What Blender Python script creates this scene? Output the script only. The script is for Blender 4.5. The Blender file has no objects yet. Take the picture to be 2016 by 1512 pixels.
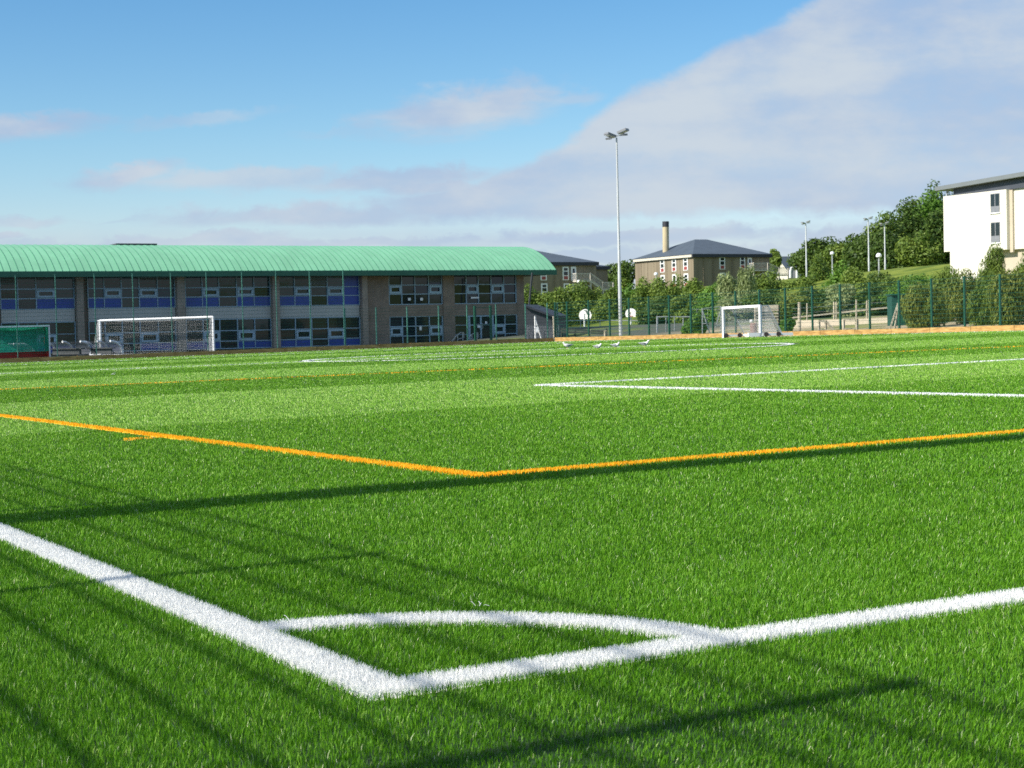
import bpy, math, random
import numpy as np
from mathutils import Vector, Matrix
R = math.radians
scene = bpy.context.scene
col = scene.collection
rnd = random.Random(7)

# ------------------------------------------------------------------ camera
F = 3308.99; PITCH = R(1.79869); ROLL = R(1.30464); UA = R(28.6954); EYE = .7411
SX = .0125                                   # the pitch falls gently to one side
C0 = np.array([-.3121, 3.4575])              # corner of the pitch
U = np.array([-math.sin(UA), math.cos(UA)])  # along the touchline
V = np.array([math.cos(UA), math.sin(UA)])   # along the goal line
cam_d = bpy.data.cameras.new('camera')
cam = bpy.data.objects.new('camera', cam_d); col.objects.link(cam)
cam_d.sensor_width = 36; cam_d.lens = 36*F/2016
cam_d.clip_start = .05; cam_d.clip_end = 6000
cam.matrix_world = Matrix.Translation((0, 0, EYE)) @ Matrix.Rotation(R(90)-PITCH, 4, 'X') @ Matrix.Rotation(-ROLL, 4, 'Z')
cam_d.dof.use_dof = True; cam_d.dof.focus_distance = 6.5; cam_d.dof.aperture_fstop = 16
scene.camera = cam

# ------------------------------------------------------------------ sun, sky, exposure
SUN_EL = R(36.5)
sh = -V*math.cos(R(.9)) + U*math.sin(R(.9))      # horizontal direction towards the sun
sun_vec = Vector((sh[0]*math.cos(SUN_EL), sh[1]*math.cos(SUN_EL), math.sin(SUN_EL)))
sd = bpy.data.lights.new('sun', 'SUN'); sd.energy = 4.5; sd.angle = R(.53); sd.color = (1, .94, .83)
so = bpy.data.objects.new('sun', sd); col.objects.link(so)
so.rotation_euler = sun_vec.to_track_quat('Z', 'Y').to_euler()
scene.view_settings.view_transform = 'Standard'; scene.view_settings.look = 'None'
scene.view_settings.exposure = .55; scene.view_settings.gamma = 1
scene.cycles.use_denoising = False
scene.cycles.max_bounces = 6; scene.cycles.transparent_max_bounces = 12
scene.cycles.caustics_reflective = False; scene.cycles.caustics_refractive = False

world = bpy.data.worlds.new('World'); scene.world = world; world.use_nodes = True
NT = world.node_tree; NT.nodes.clear()
class G:                                      # tiny helper for node maths
    def __init__(s, nt): s.nt = nt
    def n(s, t, **k):
        o = s.nt.nodes.new(t)
        for a, b in k.items(): setattr(o, a, b)
        return o
    def set(s, sock, val):
        if isinstance(val, bpy.types.NodeSocket): s.nt.links.new(val, sock)
        else: sock.default_value = val
    def m(s, op, a, b=0., c=None, clamp=False):
        o = s.n('ShaderNodeMath', operation=op, use_clamp=clamp)
        s.set(o.inputs[0], a); s.set(o.inputs[1], b)
        if c is not None: s.set(o.inputs[2], c)
        return o.outputs[0]
    def smooth(s, x, lo, hi, t0=0., t1=1.):
        o = s.n('ShaderNodeMapRange', interpolation_type='SMOOTHSTEP')
        for i, q in enumerate((x, lo, hi, t0, t1)): s.set(o.inputs[i], q)
        return o.outputs[0]
    def lin(s, x, lo, hi, t0=0., t1=1.):
        o = s.n('ShaderNodeMapRange')
        for i, q in enumerate((x, lo, hi, t0, t1)): s.set(o.inputs[i], q)
        return o.outputs[0]
    def noise(s, vec, scale, detail=5, rough=.55, dist=0):
        o = s.n('ShaderNodeTexNoise'); o.inputs['Scale'].default_value = scale
        o.inputs['Detail'].default_value = detail; o.inputs['Roughness'].default_value = rough
        o.inputs['Distortion'].default_value = dist
        if vec is not None: s.nt.links.new(vec, o.inputs['Vector'])
        return o.outputs[0]
    def vec(s, x, y, z):
        o = s.n('ShaderNodeCombineXYZ'); s.set(o.inputs[0], x); s.set(o.inputs[1], y); s.set(o.inputs[2], z)
        return o.outputs[0]
    def mix(s, f, a, b):
        o = s.n('ShaderNodeMix', data_type='RGBA')
        s.set(o.inputs[0], f)
        for i, q in ((6, a), (7, b)):
            if isinstance(q, tuple) and len(q) == 3: q = q+(1,)
            s.set(o.inputs[i], q)
        return o.outputs[2]
g = G(NT)
sky = g.n('ShaderNodeTexSky', sky_type='NISHITA'); sky.sun_disc = False
sky.sun_elevation = SUN_EL; sky.sun_rotation = math.atan2(sh[0], sh[1])
sky.air_density = 1.0; sky.dust_density = .25; sky.ozone_density = 2.6; sky.altitude = 10
bg = g.n('ShaderNodeBackground'); bg.inputs[1].default_value = .098
hs = g.n('ShaderNodeHueSaturation'); hs.inputs['Saturation'].default_value = 1.34
NT.links.new(sky.outputs[0], hs.inputs['Color']); tc = g.n('ShaderNodeTexCoord'); sep = g.n('ShaderNodeSeparateXYZ'); NT.links.new(tc.outputs['Generated'], sep.inputs[0])
dx, dy, dz = sep.outputs
yy = g.m('MAXIMUM', g.m('ABSOLUTE', dy), .05)
az = g.m('DIVIDE', dx, yy); el = g.m('DIVIDE', dz, yy)
tm_ = g.n('ShaderNodeMix', data_type='RGBA', blend_type='MULTIPLY'); tm_.inputs[0].default_value = 1.; NT.links.new(hs.outputs[0], tm_.inputs[6]); tm_.inputs[7].default_value = (.93, .85, 1.0, 1); tint_ = tm_.outputs[2]
NT.links.new(g.mix(g.smooth(el, .015, .13), tint_, hs.outputs[0]), bg.inputs[0])
# wind-stretched warp of the bearing and height
P1 = g.vec(g.m('MULTIPLY', az, 9), g.m('MULTIPLY', el, 34), 1.3)
P2 = g.vec(g.m('MULTIPLY', az, 30), g.m('MULTIPLY', el, 120), 4.1)
n1 = g.m('SUBTRACT', g.noise(P1, 1., 7, .58, .3), .5)
n2 = g.m('SUBTRACT', g.noise(P2, 1., 5, .6), .5)
n3 = g.m('SUBTRACT', g.noise(g.vec(g.m('MULTIPLY', az, 40), g.m('MULTIPLY', el, 55), 7.7), 1., 6, .6, .4), .5)
azw = g.m('ADD', az, g.m('MULTIPLY', n1, .035))
elw = g.m('ADD', el, g.m('ADD', g.m('MULTIPLY', n1, .010), g.m('MULTIPLY', n3, .015)))
# the great bank of cloud rising to the right
cv = g.n('ShaderNodeFloatCurve'); mp = cv.mapping; c_ = mp.curves[0]
EDGE = [(-.30, .040), (-.09, .081), (-.03, .092), (.03, .110), (.062, .135), (.10, .152), (.134, .171), (.17, .186), (.21, .207), (.30, .235)]
pts = [((a+.4)/.9, e/.4) for a, e in EDGE]
c_.points[0].location = (0, .08); c_.points[1].location = (1, .62)
for p in pts: c_.points.new(*p)
mp.update(); NT.links.new(g.m('DIVIDE', g.m('ADD', azw, .4), .9, clamp=True), cv.inputs['Value'])
edge = g.m('MULTIPLY', cv.outputs[0], .4)
n4 = g.m('SUBTRACT', g.noise(g.vec(g.m('MULTIPLY', az, 16), g.m('MULTIPLY', el, 26), 2.2), 1., 6, .55, .2), .5)
bank = g.smooth(g.m('ADD', g.m('SUBTRACT', edge, elw), g.m('MULTIPLY', n4, .018)), -.002, .0085)
bank = g.m('MULTIPLY', bank, g.smooth(azw, -.11, -.05))
bank = g.m('MULTIPLY', bank, g.smooth(elw, .060, .071))
hz_ = g.m('MULTIPLY', g.smooth(el, .075, .045), g.smooth(g.m('ADD', n1, n2), -.35, .25, .35, .85))
masks = [bank, hz_]
def wisp(px, py, w, h, s, tilt=0., soft=1.):
    a0 = (px-1008)/F; e0 = (652-.0228*(px-1008)-py)/F
    u_ = g.m('DIVIDE', g.m('SUBTRACT', azw, a0), w/F)
    v_ = g.m('DIVIDE', g.m('SUBTRACT', g.m('SUBTRACT', elw, e0), g.m('MULTIPLY', g.m('SUBTRACT', azw, a0), tilt)), h/F)
    d = g.m('SQRT', g.m('ADD', g.m('MULTIPLY', u_, u_), g.m('MULTIPLY', v_, v_)))
    d = g.m('ADD', d, g.m('MULTIPLY', g.m('ADD', n2, n3), .8))
    masks.append(g.smooth(d, 1.25, .35, 0., min(1., s*1.15)))
for q in [(50, 250, 170, 30, .95), (400, 240, 150, 14, .4, .1), (930, 215, 210, 54, .9, .12), (1020, 170, 70, 16, .45, .1), (1140, 195, 60, 18, .5, .1),
          (700, 268, 120, 10, .25), (248, 350, 105, 26, 1., .1), (480, 357, 300, 26, .7), (800, 352, 260, 28, .85, .05), (640, 426, 380, 26, .85), (1000, 400, 340, 34, .9), (860, 365, 160, 24, .9),
          (55, 440, 90, 14, .6), (290, 430, 140, 8, .35, .05), (10, 470, 60, 10, .8), (350, 475, 300, 16, .8), (700, 478, 460, 18, .85),
          (1250, 468, 480, 22, .9), (1750, 470, 400, 40, .85), (1300, 500, 500, 20, .8), (100, 482, 200, 12, .6)]:
    wisp(*q)
tot = masks[0]
for m_ in masks[1:]: tot = g.m('MAXIMUM', tot, m_)
streak = g.noise(g.vec(g.m('MULTIPLY', az, 5), g.m('MULTIPLY', el, 24), 9.), 1., 3, .5)
fine = g.noise(g.vec(g.m('MULTIPLY', az, 18), g.m('MULTIPLY', el, 36), 3.), 1., 6, .6)
cc = g.mix(g.smooth(g.m('ADD', g.m('MULTIPLY', streak, .6), g.m('MULTIPLY', fine, .4)), .36, .64), (.405, .515, .705, 1), (.585, .66, .74, 1))
cb = g.n('ShaderNodeBackground'); NT.links.new(cc, cb.inputs[0]); cb.inputs[1].default_value = .70
mx = g.n('ShaderNodeMixShader')
tot = g.m('MULTIPLY', tot, g.smooth(g.m('ADD', g.m('MULTIPLY', fine, .6), g.m('MULTIPLY', streak, .4)), .3, .6, .74, .98))
tot = g.m('MAXIMUM', tot, g.smooth(dz, .26, .45, 0., .6))     # unseen cloud overhead, added to make the ambient light less blue
NT.links.new(tot, mx.inputs[0]); NT.links.new(bg.outputs[0], mx.inputs[1]); NT.links.new(cb.outputs[0], mx.inputs[2])
wo = g.n('ShaderNodeOutputWorld'); NT.links.new(mx.outputs[0], wo.inputs[0])

# ------------------------------------------------------------------ geometry helpers
def ray(px, py):
    X, yd = px-1008, py-756; c, s = math.cos(ROLL), math.sin(ROLL)
    x, y = c*X-s*yd, s*X+c*yd
    d2 = -y/F
    Yw = math.cos(PITCH)+d2*math.sin(PITCH); Zw = -math.sin(PITCH)+d2*math.cos(PITCH)
    return np.array([x/F/Yw, 1., Zw/Yw])
def at(px, py, D): r = ray(px, py)*D; r[2] += EYE; return r
def ground(px, py): r = ray(px, py); t = EYE/(SX*r[0]-r[2]); return np.array([t*r[0], t, SX*t*r[0]])
def onA(px, py, a):                            # (b, z) where the sight line meets the vertical plane a
    r = ray(px, py); t = (a+C0@U)/(r[:2]@U); P = t*r
    return (P[:2]-C0)@V, P[2]+EYE
def onB(px, py, b):
    r = ray(px, py); t = (b+C0@V)/(r[:2]@V); P = t*r
    return (P[:2]-C0)@U, P[2]+EYE
def W(a, b, z): q = C0+a*U+b*V; return np.array([q[0], q[1], z])
def AB(x, y): return (x-C0[0])*U[0]+(y-C0[1])*U[1], (x-C0[0])*V[0]+(y-C0[1])*V[1]
def WG(a, b, z=0.): q = C0+a*U+b*V; return np.array([q[0], q[1], SX*q[0]+z])
def sstep(t): t = np.clip(t, 0, 1); return t*t*(3-2*t)
def terrain(x, y):
    a, b = AB(x, y); bb = b-54
    z = SX*np.clip(x, -60, 60)-.07
    z = z + 1.0*sstep(bb/26) + (5.6)*sstep((bb-30-.26*np.clip(a-100, 0, 100))/38) + 5.*sstep((bb-112)/45)*sstep((x/np.maximum(np.abs(y), 1)-.18)/.05)
    z = z - .12*sstep((a-92)/12)*(1-sstep((bb+6)/8))
    return z
def on_line(P, d, px, py):                     # distance along d from P (plan) to the bearing of px
    r = ray(px, py); rx = r[0]
    return (rx*P[1]-P[0])/(d[0]-rx*d[1])

class MB:
    def __init__(s): s.v = []; s.f = []; s.mi = []
    def add(s, vs, fs, m=0):
        o = len(s.v); s.v += [tuple(map(float, q)) for q in vs]; s.f += [tuple(o+i for i in f) for f in fs]; s.mi += [m]*len(fs)
    def quad(s, a, b, c, d, m=0): s.add([a, b, c, d], [(0, 1, 2, 3)], m)
    def hexa(s, bot, top, m=0):               # two quads, counter-clockwise from above
        s.add(list(bot)+list(top), [(3, 2, 1, 0), (4, 5, 6, 7), (0, 1, 5, 4), (1, 2, 6, 5), (2, 3, 7, 6), (3, 0, 4, 7)], m)
    def box(s, c, sx, sy, sz, ax=(1, 0, 0), ay=None, m=0):   # centre, full sizes, plan axis
        ax = np.array(ax, float); ax /= np.linalg.norm(ax)
        if ay is None: ay = np.array([-ax[1], ax[0], 0.])
        ay = np.array(ay, float); ay /= np.linalg.norm(ay); azz = np.cross(ax, ay)
        c = np.array(c, float); X = ax*sx/2; Y = ay*sy/2; Z = azz*sz/2
        s.hexa([c-X-Y-Z, c+X-Y-Z, c+X+Y-Z, c-X+Y-Z], [c-X-Y+Z, c+X-Y+Z, c+X+Y+Z, c-X+Y+Z], m)
    def abox(s, a0, a1, b0, b1, z0, z1, m=0):  # box in pitch axes
        s.hexa([W(a0, b0, z0), W(a0, b1, z0), W(a1, b1, z0), W(a1, b0, z0)], [W(a0, b0, z1), W(a0, b1, z1), W(a1, b1, z1), W(a1, b0, z1)], m)
    def bar(s, p, q, w, h=None, m=0, up=(0, 0, 1)):
        p = np.array(p, float); q = np.array(q, float); d = q-p; L = np.linalg.norm(d)
        if L < 1e-6: return
        d /= L; up = np.array(up, float)
        if abs(d@up) > .95: up = np.array([V[0], V[1], 0.])
        x = np.cross(d, up); x /= np.linalg.norm(x); y = np.cross(x, d)
        X = x*w/2; Y = y*(h or w)/2
        s.hexa([p-X-Y, p+X-Y, p+X+Y, p-X+Y], [q-X-Y, q+X-Y, q+X+Y, q-X+Y], m)
    def tube(s, pts, rad, n=10, m=0, cap=True):
        pts = [np.array(p, float) for p in pts]
        if not hasattr(rad, '__len__'): rad = [rad]*len(pts)
        o = len(s.v); up = None
        for i, p in enumerate(pts):
            d = (pts[min(i+1, len(pts)-1)]-pts[max(i-1, 0)]); d = d/np.linalg.norm(d)
            if up is None:
                up = np.array([0, 0, 1.]) if abs(d[2]) < .9 else np.array([1., 0, 0])
            x = np.cross(d, up); x /= np.linalg.norm(x); y = np.cross(x, d); up = y
            for k in range(n):
                t = 2*math.pi*k/n; s.v.append(tuple(p+rad[i]*(x*math.cos(t)+y*math.sin(t))))
        for i in range(len(pts)-1):
            for k in range(n):
                a = o+i*n+k; b = o+i*n+(k+1) % n
                s.f.append((a, b, b+n, a+n)); s.mi.append(m)
        if cap:
            s.f.append(tuple(o+k for k in range(n))[::-1]); s.mi.append(m)
            e = o+(len(pts)-1)*n; s.f.append(tuple(e+k for k in range(n))); s.mi.append(m)
    def build(s, name, mats, parent=None, smooth=False, origin=None):
        o3 = np.array(parent['_o'] if parent is not None and '_o' in parent else (origin if origin is not None else (0, 0, 0)), float)
        me = bpy.data.meshes.new(name)
        me.from_pydata([tuple(np.array(q)-o3) for q in s.v], [], s.f)
        if not isinstance(mats, (list, tuple)): mats = [mats]
        for mm in mats: me.materials.append(mm)
        if len(mats) > 1: me.polygons.foreach_set('material_index', s.mi)
        if smooth:
            me.polygons.foreach_set('use_smooth', [True]*len(s.f))
            me.set_sharp_from_angle(angle=R(40))
        me.update()
        ob = bpy.data.objects.new(name, me); col.objects.link(ob)
        if parent is not None:
            ob.parent = parent; ob['_o'] = tuple(o3)
        else: ob.location = tuple(o3)
        return ob
def tag(o, label=None, cat=None, group=None, kind=None):
    for k, q in (('label', label), ('category', cat), ('group', group), ('kind', kind)):
        if q: o[k] = q
    return o
def thing(name, loc, label, cat, group=None):
    o = bpy.data.objects.new(name, None); col.objects.link(o); o.location = tuple(loc); o.empty_display_size = .2
    o['_o'] = tuple(map(float, loc))
    return tag(o, label, cat, group)
def copy_tree(o, parent=None):
    c = o.copy(); col.objects.link(c)
    if parent is not None: c.parent = parent
    for ch in list(o.children): copy_tree(ch, c)
    return c

# ------------------------------------------------------------------ materials
def mat(name, c, rough=.6, var=.12, scale=3., metal=0., spec=.5, bump=0., c2=None, detail=6, stretch=None):
    m = bpy.data.materials.new(name); m.use_nodes = True; nt = m.node_tree; k = G(nt)
    b = nt.nodes['Principled BSDF']
    b.inputs['Roughness'].default_value = rough; b.inputs['Metallic'].default_value = metal
    b.inputs['Specular IOR Level'].default_value = spec
    t = k.n('ShaderNodeTexCoord'); vv = t.outputs['Object']
    if stretch:
        mp = k.n('ShaderNodeMapping'); mp.inputs['Scale'].default_value = stretch; nt.links.new(vv, mp.inputs[0]); vv = mp.outputs[0]
    nz = k.noise(vv, scale, detail, .6)
    f = k.smooth(nz, .3, .7)
    lo = tuple(x*(1-var) for x in c)+(1,); hi = tuple(min(1, x*(1+var)) for x in (c2 or c))+(1,)
    nt.links.new(k.mix(f, lo, hi), b.inputs['Base Color'])
    if bump:
        bp = k.n('ShaderNodeBump'); bp.inputs['Strength'].default_value = bump; bp.inputs['Distance'].default_value = .02
        nt.links.new(nz, bp.inputs['Height']); nt.links.new(bp.outputs[0], b.inputs['Normal'])
    return m
def leaf_mat(name, c, c2, warm=None):
    m = bpy.data.materials.new(name); m.use_nodes = True; nt = m.node_tree; k = G(nt)
    b = nt.nodes['Principled BSDF']; b.inputs['Roughness'].default_value = .55; b.inputs['Specular IOR Level'].default_value = .3
    at_ = k.n('ShaderNodeAttribute', attribute_name='tint')
    cl = k.mix(at_.outputs['Fac'], c, c2)
    nt.links.new(cl, b.inputs['Base Color'])
    tr = k.n('ShaderNodeBsdfTranslucent'); nt.links.new(k.mix(.5, cl, tuple(min(1, x*1.6) for x in c2)), tr.inputs[0])
    ms = k.n('ShaderNodeMixShader'); ms.inputs[0].default_value = .25
    nt.links.new(b.outputs[0], ms.inputs[1]); nt.links.new(tr.outputs[0], ms.inputs[2])
    nt.links.new(ms.outputs[0], nt.nodes['Material Output'].inputs[0])
    return m
def fibre_mat(name, stops, trans=.25, rough=.42, spec=.45):
    m = bpy.data.materials.new(name); m.use_nodes = True; nt = m.node_tree; k = G(nt)
    b = nt.nodes['Principled BSDF']; b.inputs['Roughness'].default_value = rough; b.inputs['Specular IOR Level'].default_value = spec
    at_ = k.n('ShaderNodeAttribute', attribute_name='tint')
    cr = k.n('ShaderNodeValToRGB'); e = cr.color_ramp.elements
    e[0].position, e[0].color = stops[0][0], stops[0][1]+(1,); e[1].position, e[1].color = stops[-1][0], stops[-1][1]+(1,)
    for p, c in stops[1:-1]: q = e.new(p); q.color = c+(1,)
    nt.links.new(at_.outputs['Fac'], cr.inputs[0]); nt.links.new(cr.outputs[0], b.inputs['Base Color'])
    tr = k.n('ShaderNodeBsdfTranslucent'); nt.links.new(cr.outputs[0], tr.inputs[0])
    ms = k.n('ShaderNodeMixShader'); ms.inputs[0].default_value = trans
    nt.links.new(b.outputs[0], ms.inputs[1]); nt.links.new(tr.outputs[0], ms.inputs[2])
    nt.links.new(ms.outputs[0], nt.nodes['Material Output'].inputs[0])
    return m
M = {}
M['turf'] = fibre_mat('turf fibre', [(0., (.036, .125, .003)), (.35, (.092, .272, .006)), (.6, (.182, .42, .022)), (.8, (.33, .56, .075)), (.94, (.50, .68, .20)), (1., (.80, .84, .60))], .24, .48, .32)
M['white_fibre'] = fibre_mat('white fibre', [(0., (.82, .82, .80)), (1., (.92, .92, .90))], .35, .6, .3)
M['yellow_fibre'] = fibre_mat('yellow fibre', [(0., (.86, .44, .008)), (1., (.95, .58, .03))], .3, .6, .3)
M['infill'] = mat('rubber infill and fibre roots', (.012, .035, .006), .9, .4, 60, c2=(.02, .06, .01))
M['white_slab'] = mat('white line', (.76, .77, .75), .7, .04, 20)
M['yellow_slab'] = mat('yellow line', (.88, .48, .015), .7, .06, 20)
M['green_roof'] = mat('green coated metal roof', (.205, .485, .295), .5, .09, .5, spec=.5, stretch=(1, 1, .3))
M['seam'] = mat('roof seam', (.09, .29, .17), .5, .05, 1)  # same metal as the roof; the seams' shade is put into this darker colour
M['green_fascia'] = mat('dark green fascia', (.02, .12, .07), .5, .1, 1)
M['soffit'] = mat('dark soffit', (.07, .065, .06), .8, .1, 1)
M['brown_block'] = mat('brown blockwork', (.225, .175, .135), .9, .10, 1.6, c2=(.24, .19, .15))
M['pier'] = mat('grey brown pier', (.29, .245, .20), .9, .12, 1.2)
M['spandrel'] = mat('grey spandrel panel', (.44, .45, .42), .6, .05, .6)
M['win_frame'] = mat('pale blue window frame', (.32, .45, .53), .5, .05, 2)
M['blind'] = mat('grey blind', (.11, .12, .12), .8, .1, 1)
M['sash'] = mat('pale blue sash', (.33, .45, .53), .5, .05, 2)
M['blue_panel'] = mat('blue glazed panel', (.015, .055, .30), .3, .1, .5)
M['white_paint'] = mat('white paint', (.82, .82, .81), .45, .04, 4)
M['white_metal'] = mat('white coated metal', (.82, .83, .84), .35, .04, 4)
M['net'] = mat('white net twine', (.50, .51, .51), .8, .03, 5)
M['green_net'] = mat('green net', (.015, .40, .25), .8, .1, 5)
M['red_board'] = mat('red goal board', (.55, .022, .015), .5, .1, 3)
M['post_green'] = mat('green coated steel', (.012, .085, .05), .45, .1, 3)
M['post_mint'] = mat('green coated steel of the ball stop', (.075, .235, .18), .5, .1, 3)
M['mesh_green'] = mat('green mesh wire', (.010, .075, .05), .5, .05, 3)
M['timber'] = mat('new timber sleeper', (.42, .225, .06), .8, .22, 2.2, c2=(.52, .32, .11), stretch=(1, 1, 6), bump=.3)
M['old_timber'] = mat('weathered timber', (.46, .40, .30), .85, .2, 4, c2=(.52, .47, .36))
M['dark_timber'] = mat('dark timber', (.05, .06, .05), .85, .2, 4)
M['galv'] = mat('galvanised steel', (.46, .48, .49), .45, .14, 2.5, metal=.35)
M['galv_pole'] = mat('galvanised pole', (.52, .54, .54), .5, .16, 6, metal=.25, stretch=(1, 1, .15))
M['dark_metal'] = mat('dark metal', (.055, .06, .065), .5, .15, 3)
M['lamp_grey'] = mat('grey lamp casing', (.22, .23, .25), .5, .1, 3)
M['concrete'] = mat('ribbed concrete', (.215, .175, .12), .9, .14, .8, c2=(.24, .20, .14), stretch=(1, 1, .12), bump=.2)
M['flue'] = mat('concrete flue', (.50, .42, .27), .9, .12, 1, stretch=(1, 1, .3))
M['slate'] = mat('grey blue roof sheet', (.068, .088, .112), .6, .08, .6)
M['slate_dark'] = mat('dark roof edge', (.03, .033, .045), .6, .1, 1)
M['white_render'] = mat('white render', (.72, .685, .60), .85, .03, .35)
M['beige_render'] = mat('beige render', (.52, .45, .35), .85, .05, .5)
M['roof_slab'] = mat('pale grey roof slab', (.17, .19, .20), .6, .05, 1)
M['clerestory'] = mat('dark grey cladding', (.06, .068, .085), .5, .1, 1)
M['red_panel'] = mat('dark red panel', (.30, .055, .05), .5, .1, 3)
M['red_tiles'] = mat('orange roof tiles', (.46, .17, .09), .85, .15, 1.5)
M['cream'] = mat('cream wall', (.62, .58, .48), .85, .05, 1)
M['escape'] = mat('pale fire escape timber', (.58, .54, .48), .8, .12, 3)
M['bark'] = mat('bark', (.10, .075, .05), .9, .3, 3)
M['brown_box'] = mat('reddish brown bin', (.24, .12, .10), .8, .1, 3)
M['green_box'] = mat('dark green cabin', (.008, .07, .052), .6, .1, 2)
M['sign_white'] = mat('white sign', (.78, .80, .82), .4, .04, 3)
M['gull_white'] = mat('white plumage', (.88, .87, .85), .8, .05, 20)
M['gull_grey'] = mat('grey plumage', (.36, .37, .39), .8, .1, 20)
M['gull_beak'] = mat('yellow beak', (.62, .42, .10), .5, .1, 20)
M['black'] = mat('black rubber', (.03, .022, .022), .7, .1, 5)
M['shed_wall'] = mat('blue grey cladding', (.045, .05, .06), .6, .06, 2)
gm = bpy.data.materials.new('dark window glass'); gm.use_nodes = True; M['glass'] = gm
_k = G(gm.node_tree); _b = gm.node_tree.nodes['Principled BSDF']
_b.inputs['Base Color'].default_value = (.010, .019, .026, 1); _b.inputs['Roughness'].default_value = .06; _b.inputs['IOR'].default_value = 1.5
_t = _k.n('ShaderNodeTexCoord'); _nz = _k.noise(_t.outputs['Object'], .55, 3, .5)
_bp = _k.n('ShaderNodeBump'); _bp.inputs['Strength'].default_value = .12; _bp.inputs['Distance'].default_value = .04
gm.node_tree.links.new(_nz, _bp.inputs['Height']); gm.node_tree.links.new(_bp.outputs[0], _b.inputs['Normal'])
pm = bpy.data.materials.new('hazy polycarbonate'); pm.use_nodes = True; M['poly'] = pm
_k = G(pm.node_tree); _b = pm.node_tree.nodes['Principled BSDF']
_b.inputs['Base Color'].default_value = (.44, .47, .56, 1); _b.inputs['Roughness'].default_value = .25
_tr = _k.n('ShaderNodeBsdfTransparent'); _ms = _k.n('ShaderNodeMixShader'); _ms.inputs[0].default_value = .62
pm.node_tree.links.new(_tr.outputs[0], _ms.inputs[1]); pm.node_tree.links.new(_b.outputs[0], _ms.inputs[2]); pm.node_tree.links.new(_ms.outputs[0], pm.node_tree.nodes['Material Output'].inputs[0])
# terrain: gravel and sand by the courts, rough grass on the banks
tm = bpy.data.materials.new('rough ground'); tm.use_nodes = True; M['terrain'] = tm
_k = G(tm.node_tree); _b = tm.node_tree.nodes['Principled BSDF']; _b.inputs['Roughness'].default_value = .95; _b.inputs['Specular IOR Level'].default_value = .1
_t = _k.n('ShaderNodeTexCoord'); _s = _k.n('ShaderNodeSeparateXYZ'); tm.node_tree.links.new(_t.outputs['Object'], _s.inputs[0])
_bb = _k.m('ADD', _k.m('MULTIPLY', _s.outputs[0], float(V[0])), _k.m('MULTIPLY', _s.outputs[1], float(V[1])))
_bb = _k.m('SUBTRACT', _bb, float(C0@V)+54)
_na = _k.noise(_t.outputs['Object'], .12, 6, .6); _nb = _k.noise(_t.outputs['Object'], 1.5, 6, .65)
_nc = _k.noise(_t.outputs['Object'], .35, 5, .65); _gr = _k.mix(_k.smooth(_nc, .35, .65), _k.mix(_nb, (.04, .085, .012, 1), (.12, .17, .03, 1)), _k.mix(_nb, (.13, .19, .02, 1), (.27, .29, .06, 1))); _sa = _k.mix(_nb, (.33, .27, .17, 1), (.46, .39, .27, 1))
_aa = _k.m('SUBTRACT', _k.m('ADD', _k.m('MULTIPLY', _s.outputs[0], float(U[0])), _k.m('MULTIPLY', _s.outputs[1], float(U[1]))), float(C0@U))
_sa = _k.mix(_k.smooth(_k.m('ADD', _aa, _k.m('MULTIPLY', _na, 10.)), 92, 100), _sa, _k.mix(_nb, (.075, .085, .07, 1), (.12, .13, .105, 1)))
_f = _k.smooth(_k.m('ADD', _bb, _k.m('MULTIPLY', _na, 14.)), 30, 38)
_g2 = _k.m('MULTIPLY', _k.smooth(_na, .50, .58), .7)
_f = _k.m('MAXIMUM', _f, _g2)
_pv = _k.mix(_nb, (.05, .055, .05, 1), (.085, .09, .08, 1)); _sa = _k.mix(_k.smooth(_bb, -6., -1.), _pv, _sa); _f = _k.m('MULTIPLY', _f, _k.smooth(_bb, -6., -1.))
tm.node_tree.links.new(_k.mix(_f, _sa, _gr), _b.inputs['Base Color'])

# ------------------------------------------------------------------ ground
def grid(xs, ys, zf):
    X, Y = np.meshgrid(xs, ys); Z = zf(X, Y); n, m = len(xs), len(ys)
    vs = np.stack([X.ravel(), Y.ravel(), Z.ravel()], 1); fs = [(j*n+i, j*n+i+1, (j+1)*n+i+1, (j+1)*n+i) for j in range(m-1) for i in range(n-1)]
    return vs, fs
xs = np.concatenate([np.linspace(-3000, -210, 8), np.linspace(-180, 240, 85), np.linspace(280, 3000, 8)])
ys = np.concatenate([np.linspace(-2500, -60, 6), np.linspace(-30, 450, 97), np.linspace(500, 4000, 10)])
mb = MB(); vs, fs = grid(xs, ys, terrain); mb.add(vs, fs)
tag(mb.build('terrain', M['terrain'], smooth=True), kind='structure')
mb = MB(); TA0, TA1, TB0, TB1 = -14., 90.35, -3.3, 53.35
PILE = .018                                   # depth of the fibres standing above the infill
mb.quad(WG(TA0, TB0, -PILE), WG(TA0, TB1, -PILE), WG(TA1, TB1, -PILE), WG(TA1, TB0, -PILE))
tag(mb.build('artificial_turf_ground', M['infill']), kind='structure')

# ------------------------------------------------------------------ pitch markings and turf fibres
LW = .12
YA, YB = 4.555, 2.617
cA, cB, cR = 46.3, 27.1, 8.2
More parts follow.
